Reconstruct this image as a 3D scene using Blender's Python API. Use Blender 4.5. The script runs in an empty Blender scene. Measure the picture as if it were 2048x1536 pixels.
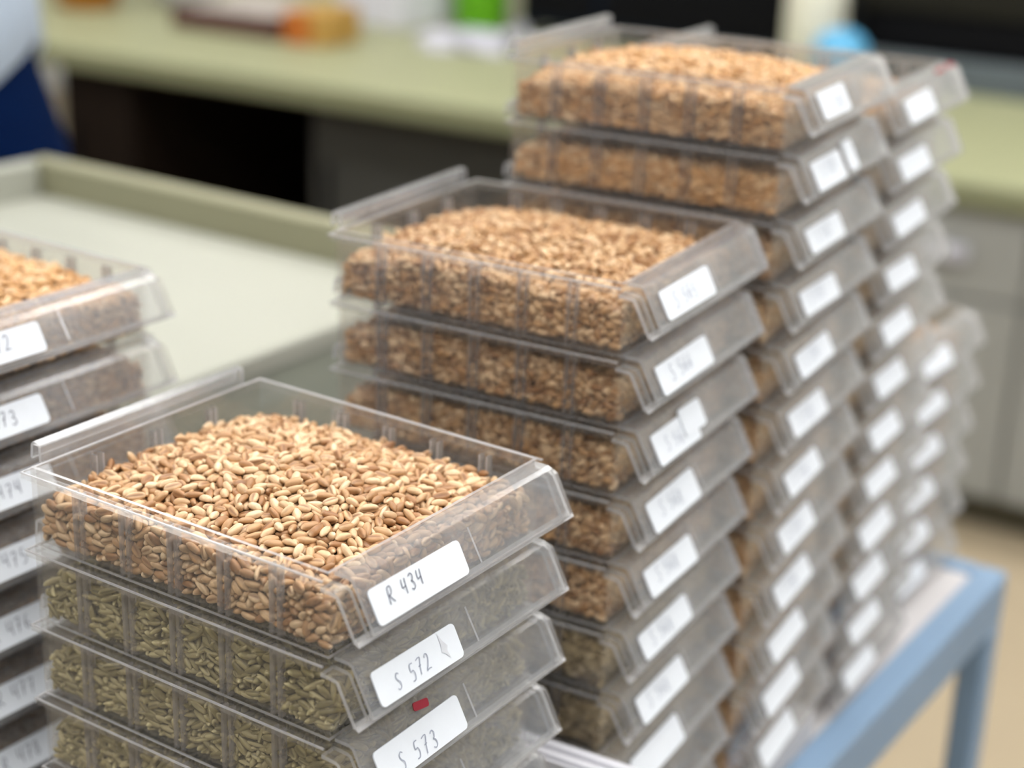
import bpy, math, random, base64, zlib
import numpy as np
from mathutils import Vector, Matrix, Euler
random.seed(11)
C = bpy.context.scene.collection
SC = bpy.context.scene
S = 0.03            # one tray pitch = 30 mm; all coordinates below are in pitches
ZF = 32.0           # the floor lies 32 pitches under the rim of the front stack
def P(x, y, z): return Vector((x*S, y*S, (z+ZF)*S))

# ------------------------------------------------------------ camera, world, light
cam = bpy.data.objects.new('camera', bpy.data.cameras.new('camera')); C.objects.link(cam)
right = Vector((0.56027681, -0.82763411, 0.03334183)); up = Vector((0.26717006, 0.21867255, 0.93851077)); fwd = Vector((0.78403447, 0.51691789, -0.34363622))
m = Matrix((right, up, -fwd)).transposed().to_4x4(); m.translation = P(-11.9603, -9.8634, 7.8833)
cam.matrix_world = m
cam.data.sensor_width = 36.0; cam.data.lens = 36.0*3374.13/2048
cam.data.clip_start = 0.02; cam.data.clip_end = 60
cam.data.dof.use_dof = True; cam.data.dof.focus_distance = 19.0*S; cam.data.dof.aperture_fstop = 5.6
cam.data.dof.aperture_blades = 0
SC.camera = cam
w = bpy.data.worlds.new('world'); SC.world = w; w.use_nodes = True
bg = w.node_tree.nodes['Background']; bg.inputs[0].default_value = (0.86, 0.93, 1.0, 1); bg.inputs[1].default_value = 0.34
SC.view_settings.view_transform = 'Standard'; SC.view_settings.look = 'None'; SC.view_settings.gamma = 1; SC.view_settings.use_curve_mapping = False
SC.view_settings.exposure = 0.0
SC.cycles.max_bounces = 6; SC.cycles.transparent_max_bounces = 64; SC.cycles.diffuse_bounces = 2; SC.cycles.glossy_bounces = 2
SC.cycles.caustics_reflective = False; SC.cycles.caustics_refractive = False
SC.cycles.use_denoising = True; SC.cycles.use_adaptive_sampling = True; SC.cycles.adaptive_threshold = 0.06; SC.cycles.adaptive_min_samples = 16
LAMP_STRENGTH = 14.6

# ------------------------------------------------------------ materials
def mat(name):
    m = bpy.data.materials.new(name); m.use_nodes = True; nt = m.node_tree; nt.nodes.clear()
    out = nt.nodes.new('ShaderNodeOutputMaterial'); return m, nt, out
def node(nt, t, **kw):
    n = nt.nodes.new(t)
    for k, v in kw.items(): setattr(n, k, v)
    return n
def solid(name, col, rough=0.6, noise=0.12, scale=30.0, metal=0.0, spec=0.4, bump=0.0):
    m, nt, out = mat(name); L = nt.links.new
    b = node(nt, 'ShaderNodeBsdfPrincipled'); b.inputs['Roughness'].default_value = rough; b.inputs['Metallic'].default_value = metal
    b.inputs['Specular IOR Level'].default_value = spec
    tc = node(nt, 'ShaderNodeTexCoord'); nz = node(nt, 'ShaderNodeTexNoise'); nz.inputs['Scale'].default_value = scale; nz.inputs['Detail'].default_value = 4
    L(tc.outputs['Object'], nz.inputs['Vector'])
    mx = node(nt, 'ShaderNodeMix', data_type='RGBA'); L(nz.outputs['Fac'], mx.inputs['Factor'])
    mx.inputs['A'].default_value = (*[c*(1-noise) for c in col], 1); mx.inputs['B'].default_value = (*[min(1, c*(1+noise)) for c in col], 1)
    L(mx.outputs['Result'], b.inputs['Base Color'])
    if bump:
        bp = node(nt, 'ShaderNodeBump'); bp.inputs['Strength'].default_value = bump; bp.inputs['Distance'].default_value = 0.002
        L(nz.outputs['Fac'], bp.inputs['Height']); L(bp.outputs['Normal'], b.inputs['Normal'])
    L(b.outputs[0], out.inputs[0]); return m
def plastic(name, haze, tint=(0.97, 0.965, 0.955), rough=0.1, edge=0.25, hazecol=(0.80, 0.79, 0.79), scratch=0.5, spec=1.0, through=0.4):
    """clear scuffed polystyrene, thin-walled: straight-through transparency, a Fresnel coat and a diffuse haze of scuffs and painted edge light"""
    m, nt, out = mat(name); L = nt.links.new
    tc = node(nt, 'ShaderNodeTexCoord'); nz = node(nt, 'ShaderNodeTexNoise'); nz.inputs['Scale'].default_value = 90; nz.inputs['Detail'].default_value = 6; nz.inputs['Roughness'].default_value = 0.7
    L(tc.outputs['Object'], nz.inputs['Vector'])
    nz2 = node(nt, 'ShaderNodeTexNoise'); nz2.inputs['Scale'].default_value = 25; L(tc.outputs['Object'], nz2.inputs['Vector'])
    lw = node(nt, 'ShaderNodeLayerWeight'); lw.inputs['Blend'].default_value = 0.5
    def mth(op, a, b=None):
        n = node(nt, 'ShaderNodeMath', operation=op)
        for i, v in enumerate((a, b)):
            if v is None: continue
            if isinstance(v, (int, float)): n.inputs[i].default_value = v
            else: L(v, n.inputs[i])
        return n.outputs[0]
    f = lw.outputs['Facing']
    sch = mth('MULTIPLY', mth('ADD', mth('MULTIPLY', mth('POWER', f, 5.0), 0.96), 0.04), spec)
    nn = mth('MULTIPLY', nz.outputs['Fac'], nz2.outputs['Fac'])
    hz = mth('ADD', haze*(1-scratch), mth('MULTIPLY', nn, haze*scratch*4.0))
    hz = mth('ADD', hz, mth('MULTIPLY', mth('POWER', f, 3.0), edge))  # whitens the haze at grazing angles, standing in for light in the edges
    hz = mth('MINIMUM', hz, 0.95)
    tr = node(nt, 'ShaderNodeBsdfTransparent'); tr.inputs[0].default_value = (*tint, 1)
    df = node(nt, 'ShaderNodeBsdfDiffuse'); df.inputs[0].default_value = (*hazecol, 1)
    tl = node(nt, 'ShaderNodeBsdfTranslucent'); tl.inputs[0].default_value = (*hazecol, 1)
    dm = node(nt, 'ShaderNodeMixShader'); dm.inputs[0].default_value = through; L(df.outputs[0], dm.inputs[1]); L(tl.outputs[0], dm.inputs[2])
    m1 = node(nt, 'ShaderNodeMixShader'); L(hz, m1.inputs[0]); L(tr.outputs[0], m1.inputs[1]); L(dm.outputs[0], m1.inputs[2])
    gl = node(nt, 'ShaderNodeBsdfGlossy'); gl.inputs['Roughness'].default_value = rough
    m2 = node(nt, 'ShaderNodeMixShader'); L(sch, m2.inputs[0]); L(m1.outputs[0], m2.inputs[1]); L(gl.outputs[0], m2.inputs[2])
    L(m2.outputs[0], out.inputs[0]); return m
def grain_mat(name, dark, mid, pale, crease):
    m, nt, out = mat(name); L = nt.links.new
    b = node(nt, 'ShaderNodeBsdfPrincipled'); b.inputs['Roughness'].default_value = 0.42; b.inputs['Specular IOR Level'].default_value = 0.5
    oi = node(nt, 'ShaderNodeObjectInfo')
    rp = node(nt, 'ShaderNodeValToRGB'); e = rp.color_ramp.elements
    e[0].position = 0.0; e[0].color = (*dark, 1); e[1].position = 1.0; e[1].color = (*pale, 1)
    k = e.new(0.45); k.color = (*mid, 1)
    L(oi.outputs['Random'], rp.inputs[0])
    at = node(nt, 'ShaderNodeAttribute', attribute_name='groove'); ae = node(nt, 'ShaderNodeAttribute', attribute_name='tip')
    tc = node(nt, 'ShaderNodeTexCoord'); nz = node(nt, 'ShaderNodeTexNoise'); nz.inputs['Scale'].default_value = 900; L(tc.outputs['Object'], nz.inputs['Vector'])
    mp = node(nt, 'ShaderNodeMapping'); mp.inputs['Scale'].default_value = (0.25, 1, 1); L(tc.outputs['Object'], mp.inputs[0]); L(mp.outputs[0], nz.inputs['Vector'])
    m1 = node(nt, 'ShaderNodeMix', data_type='RGBA'); L(at.outputs['Fac'], m1.inputs['Factor']); L(rp.outputs[0], m1.inputs['A']); m1.inputs['B'].default_value = (*crease, 1)
    m2 = node(nt, 'ShaderNodeMix', data_type='RGBA'); L(ae.outputs['Fac'], m2.inputs['Factor']); L(m1.outputs['Result'], m2.inputs['A']); m2.inputs['B'].default_value = (*[min(1, c*1.15+0.05) for c in pale], 1)
    m3 = node(nt, 'ShaderNodeMix', data_type='RGBA', blend_type='MULTIPLY'); m3.inputs['Factor'].default_value = 0.45; L(m2.outputs['Result'], m3.inputs['A'])
    cr = node(nt, 'ShaderNodeValToRGB'); cr.color_ramp.elements[0].position = 0.3; cr.color_ramp.elements[0].color = (0.42, 0.36, 0.30, 1); cr.color_ramp.elements[1].position = 0.62; cr.color_ramp.elements[1].color = (1, 1, 1, 1)
    L(nz.outputs['Fac'], cr.inputs[0]); L(cr.outputs[0], m3.inputs['B'])
    L(m3.outputs['Result'], b.inputs['Base Color'])
    L(b.outputs[0], out.inputs[0]); return m
def lamp_mat(name, strength, col=(1, 0.985, 0.97)):
    m, nt, out = mat(name); e = node(nt, 'ShaderNodeEmission'); e.inputs[0].default_value = (*col, 1); e.inputs[1].default_value = strength
    nt.links.new(e.outputs[0], out.inputs[0]); return m

M = dict(
    wall=plastic('clear_plastic', 0.032), plate=plastic('scuffed_sheen_plastic', 0.15, rough=0.16, edge=0.10, hazecol=(0.78, 0.81, 0.86), spec=1.6), edge=plastic('plastic_edge_glint', 0.42, edge=0.3, rough=0.12, hazecol=(0.86, 0.86, 0.88), spec=1.6),  # plate haze: scuffs plus painted bluish reflection; edge haze: painted bright refraction lines
    riser_glint=plastic('plastic_riser_glint', 0.95, hazecol=(0.98, 0.99, 1.0), scratch=0.1, through=0.6),  # near-white haze paints a strip of reflected light into the far end
    rib=plastic('plastic_rib', 0.06, tint=(0.95, 0.94, 0.93), edge=0.12, hazecol=(0.82, 0.80, 0.81)),
    ribside=plastic('plastic_rib_side', 0.24, tint=(0.80, 0.77, 0.76), edge=0.15),  # darker tint and haze paint the refraction lines on rib sides
    paper=solid('label_paper', (0.76, 0.80, 0.85), 0.7, 0.03, 200), ink=solid('pencil_ink', (0.16, 0.17, 0.22), 0.6, 0.2, 900), faint=solid('faded_ink', (0.34, 0.37, 0.45), 0.7, 0.2, 900),
    red=solid('red_tape', (0.36, 0.02, 0.04), 0.5), smudge=solid('torn_paper', (0.62, 0.64, 0.68), 0.8, 0.15, 300),
    blue=solid('blue_paint', (0.22, 0.33, 0.47), 0.45, 0.1, 12), shelf=solid('shelf_laminate', (0.62, 0.60, 0.60), 0.5, 0.06, 10),
    table=solid('table_laminate', (0.38, 0.385, 0.325), 0.5, 0.04, 6), rim=solid('table_rim_shade', (0.29, 0.28, 0.18), 0.6, 0.06, 8), tpanel=solid('table_panel_shade', (0.30, 0.32, 0.26), 0.6, 0.06, 8),  # rim and panel colours are darkened to hold the shade on those faces
    counter=solid('worktop_olive', (0.345, 0.355, 0.205), 0.5, 0.06, 5), cedge=solid('worktop_edge_shade', (0.22, 0.23, 0.13), 0.6, 0.06, 5),  # front edge repeats the slab olive, darkened for its shade
    black=solid('black_enamel', (0.003, 0.003, 0.004), 0.6, spec=0.1), void=solid('void_shade_board', (0.004, 0.002, 0.002), 0.8), brown=solid('dark_brown_wood', (0.010, 0.006, 0.004), 0.7, 0.2, 8, spec=0.1),  # void: near-black colour stands in for the shade under the worktop
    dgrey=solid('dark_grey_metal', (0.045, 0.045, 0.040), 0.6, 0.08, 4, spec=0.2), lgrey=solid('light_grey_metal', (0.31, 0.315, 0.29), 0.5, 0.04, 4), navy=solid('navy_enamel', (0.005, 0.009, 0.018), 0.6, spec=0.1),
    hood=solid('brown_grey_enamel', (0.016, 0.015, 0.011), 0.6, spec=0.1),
    toe=solid('toe_kick', (0.09, 0.08, 0.05), 0.8), floor=solid('tan_floor', (0.38, 0.31, 0.21), 0.55, 0.1, 3, bump=0.05), wallp=solid('wall_paint', (0.7, 0.7, 0.66), 0.8, 0.04, 3),
    ceil=solid('ceiling_paint', (0.82, 0.82, 0.8), 0.8, 0.03, 2), white=solid('white_card', (0.72, 0.72, 0.77), 0.6, 0.03, 40), cardgrey=solid('grey_card', (0.45, 0.44, 0.43), 0.7, 0.05, 20),
    orange=solid('orange_plastic', (0.75, 0.28, 0.02), 0.4), rust=solid('rust_orange', (0.5, 0.14, 0.02), 0.5), ochre=solid('ochre_card', (0.5, 0.29, 0.07), 0.6), green=solid('lime_plastic', (0.19, 0.62, 0.02), 0.35),
    cream=solid('cream_plastic', (0.78, 0.75, 0.62), 0.5), sky=solid('sky_blue_plastic', (0.12, 0.42, 0.68), 0.45), seedgrey=solid('grey_seed', (0.42, 0.38, 0.34), 0.8, 0.3, 120), maroon=solid('maroon_wood', (0.11, 0.05, 0.04), 0.6, 0.2, 12),
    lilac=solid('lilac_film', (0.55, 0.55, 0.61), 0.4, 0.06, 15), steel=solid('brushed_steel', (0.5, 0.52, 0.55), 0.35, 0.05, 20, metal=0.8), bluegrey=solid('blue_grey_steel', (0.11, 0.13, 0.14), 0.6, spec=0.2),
    skin=solid('skin', (0.55, 0.34, 0.25), 0.5, 0.06, 40), hair=solid('dark_hair', (0.03, 0.02, 0.015), 0.6, 0.3, 80), shirt=solid('light_blue_cotton', (0.52, 0.62, 0.76), 0.85, 0.06, 60), jeans=solid('navy_cotton', (0.0012, 0.009, 0.045), 0.9, 0.15, 60, spec=0.05), shoe=solid('dark_shoe', (0.03, 0.03, 0.03), 0.5),
    eye=solid('eye_white', (0.8, 0.8, 0.78), 0.3), lips=solid('lips', (0.5, 0.2, 0.17), 0.5), core_shade=solid('core_shadow', (0.10, 0.06, 0.03), 0.9), ply=solid('pale_plywood', (0.5, 0.38, 0.22), 0.7, 0.15, 10),  # heap core: dark brown paints the shade in gaps between kernels
    lamp=lamp_mat('lamp_diffuser', LAMP_STRENGTH),
)
GRAIN = dict(
    wheat_pale=grain_mat('pale_wheat', (0.36, 0.17, 0.065), (0.61, 0.37, 0.185), (0.84, 0.62, 0.39), (0.24, 0.105, 0.04)),
    wheat_gold=grain_mat('golden_wheat', (0.31, 0.145, 0.05), (0.54, 0.31, 0.135), (0.78, 0.56, 0.34), (0.22, 0.09, 0.03)),
    wheat_orange=grain_mat('orange_wheat', (0.50, 0.25, 0.08), (0.68, 0.40, 0.17), (0.80, 0.57, 0.34), (0.32, 0.15, 0.05)),
    rye_green=grain_mat('green_rye', (0.21, 0.175, 0.07), (0.34, 0.285, 0.13), (0.50, 0.43, 0.23), (0.12, 0.095, 0.035)),
    rye_brown=grain_mat('brown_rye', (0.24, 0.17, 0.08), (0.38, 0.29, 0.15), (0.52, 0.42, 0.26), (0.15, 0.10, 0.05)),
)

# ------------------------------------------------------------ mesh helpers
class MB:
    def __init__(s): s.v = []; s.f = []; s.m = []; s.sm = []; s.ms = []
    def mi(s, mt):
        if mt not in s.ms: s.ms.append(mt)
        return s.ms.index(mt)
    def add(s, vs, fs, mt, smooth=False):
        n = len(s.v); s.v += [tuple(p) for p in vs]; k = s.mi(mt)
        for f in fs: s.f.append(tuple(i+n for i in f)); s.m.append(k); s.sm.append(smooth)
    def box(s, x0, x1, y0, y1, z0, z1, mt, top=None, b=0.0):
        if b <= 0:
            v = [(x, y, z) for z in (z0, z1) for y in (y0, y1) for x in (x0, x1)]
            s.add(v, [(0, 2, 3, 1), (0, 1, 5, 4), (2, 6, 7, 3), (0, 4, 6, 2), (1, 3, 7, 5)], mt); s.add(v, [(4, 5, 7, 6)], top or mt); return
        # chamfered box: four rings
        def ring(i, z): return [(x0+i, y0, z), (x1-i, y0, z), (x1, y0+i, z), (x1, y1-i, z), (x1-i, y1, z), (x0+i, y1, z), (x0, y1-i, z), (x0, y0+i, z)]
        def ins(z): return [(x0+b, y0+b, z), (x1-b, y0+b, z), (x1-b, y0+b, z), (x1-b, y1-b, z), (x1-b, y1-b, z), (x0+b, y1-b, z), (x0+b, y1-b, z), (x0+b, y0+b, z)]
        R = [ring(b*1.6, z0+b), ring(b*1.6, z1-b)]
        def shr(r, z): 
            cx, cy = (x0+x1)/2, (y0+y1)/2
            return [(min(max(x, x0+b), x1-b), min(max(y, y0+b), y1-b), z) for x, y, _ in r]
        R = [shr(R[0], z0)] + R + [shr(R[1], z1)]
        v = [p for r in R for p in r]; f = []
        for k in range(3):
            for i in range(8): j = (i+1) % 8; f.append((k*8+i, k*8+j, k*8+8+j, k*8+8+i))
        s.add(v, f + [tuple(reversed(range(8)))], mt); s.add(v[24:], [tuple(range(8))], top or mt)
    def strip(s, pts, x0, x1, t, mt, emt=None, side=1):
        """sheet with the (y, z) profile pts, thickness t to one side, between x0 and x1"""
        n = len(pts); nor = []
        for i in range(n):
            a = Vector(pts[max(0, i-1)]); b = Vector(pts[min(n-1, i+1)]); d = (b-a).normalized(); nor.append(Vector((d.y, -d.x))*t*side)
        v = []
        for x in (x0, x1):
            for i in range(n): v.append((x, pts[i][0], pts[i][1]))
            for i in range(n): v.append((x, pts[i][0]+nor[i].x, pts[i][1]+nor[i].y))
        f = []; e = []; N2 = 2*n
        for i in range(n-1):
            f.append((i, i+1, N2+i+1, N2+i)); f.append((n+i, N2+n+i, N2+n+i+1, n+i+1))
            e.append((i, n+i, n+i+1, i+1)); e.append((N2+i, N2+i+1, N2+n+i+1, N2+n+i))
        e.append((0, N2, N2+n, n)); e.append((n-1, 2*n-1, N2+2*n-1, N2+n-1))
        s.add(v, f, mt); s.add(v, e, emt or mt)
    def lathe(s, prof, cx, cy, mt, n=24, smooth=True, cap=True):
        v = []; f = []
        for r, z in prof:
            for k in range(n): a = 2*math.pi*k/n; v.append((cx+r*math.cos(a), cy+r*math.sin(a), z))
        for i in range(len(prof)-1):
            for k in range(n): j = (k+1) % n; f.append((i*n+k, i*n+j, (i+1)*n+j, (i+1)*n+k))
        s.add(v, f, mt, smooth)
        if cap: s.add(v[:n], [tuple(reversed(range(n)))], mt); s.add(v[-n:], [tuple(range(n))], mt)
    def mesh(s, name):
        me = bpy.data.meshes.new(name); me.from_pydata([(x*S, y*S, z*S) for x, y, z in s.v], [], s.f)
        for mt in s.ms: me.materials.append(M[mt] if isinstance(mt, str) else mt)
        me.polygons.foreach_set('material_index', s.m); me.polygons.foreach_set('use_smooth', s.sm); me.update(); return me
def link(name, data, parent=None, loc=None, rot=0.0):
    o = bpy.data.objects.new(name, data); C.objects.link(o)
    if parent is not None: o.parent = parent
    if loc is not None: o.location = loc
    if rot: o.rotation_euler = (0, 0, rot)
    return o
def tag(o, label=None, cat=None, group=None, kind=None):
    for k, v in (('label', label), ('category', cat), ('group', group), ('kind', kind)):
        if v: o[k] = v
    return o
def thing(name, loc, label, cat, rot=0.0, group=None):
    return tag(link(name, None, None, loc, rot), label, cat, group)
def part(name, mb, parent, label=None):
    o = link(name, mb.mesh(name), parent)
    if label: o['label'] = label
    return o
def one(name, mb, loc, label, cat, rot=0.0, group=None, kind=None):
    return tag(link(name, mb.mesh(name), None, loc, rot), label, cat, group, kind)

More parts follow.
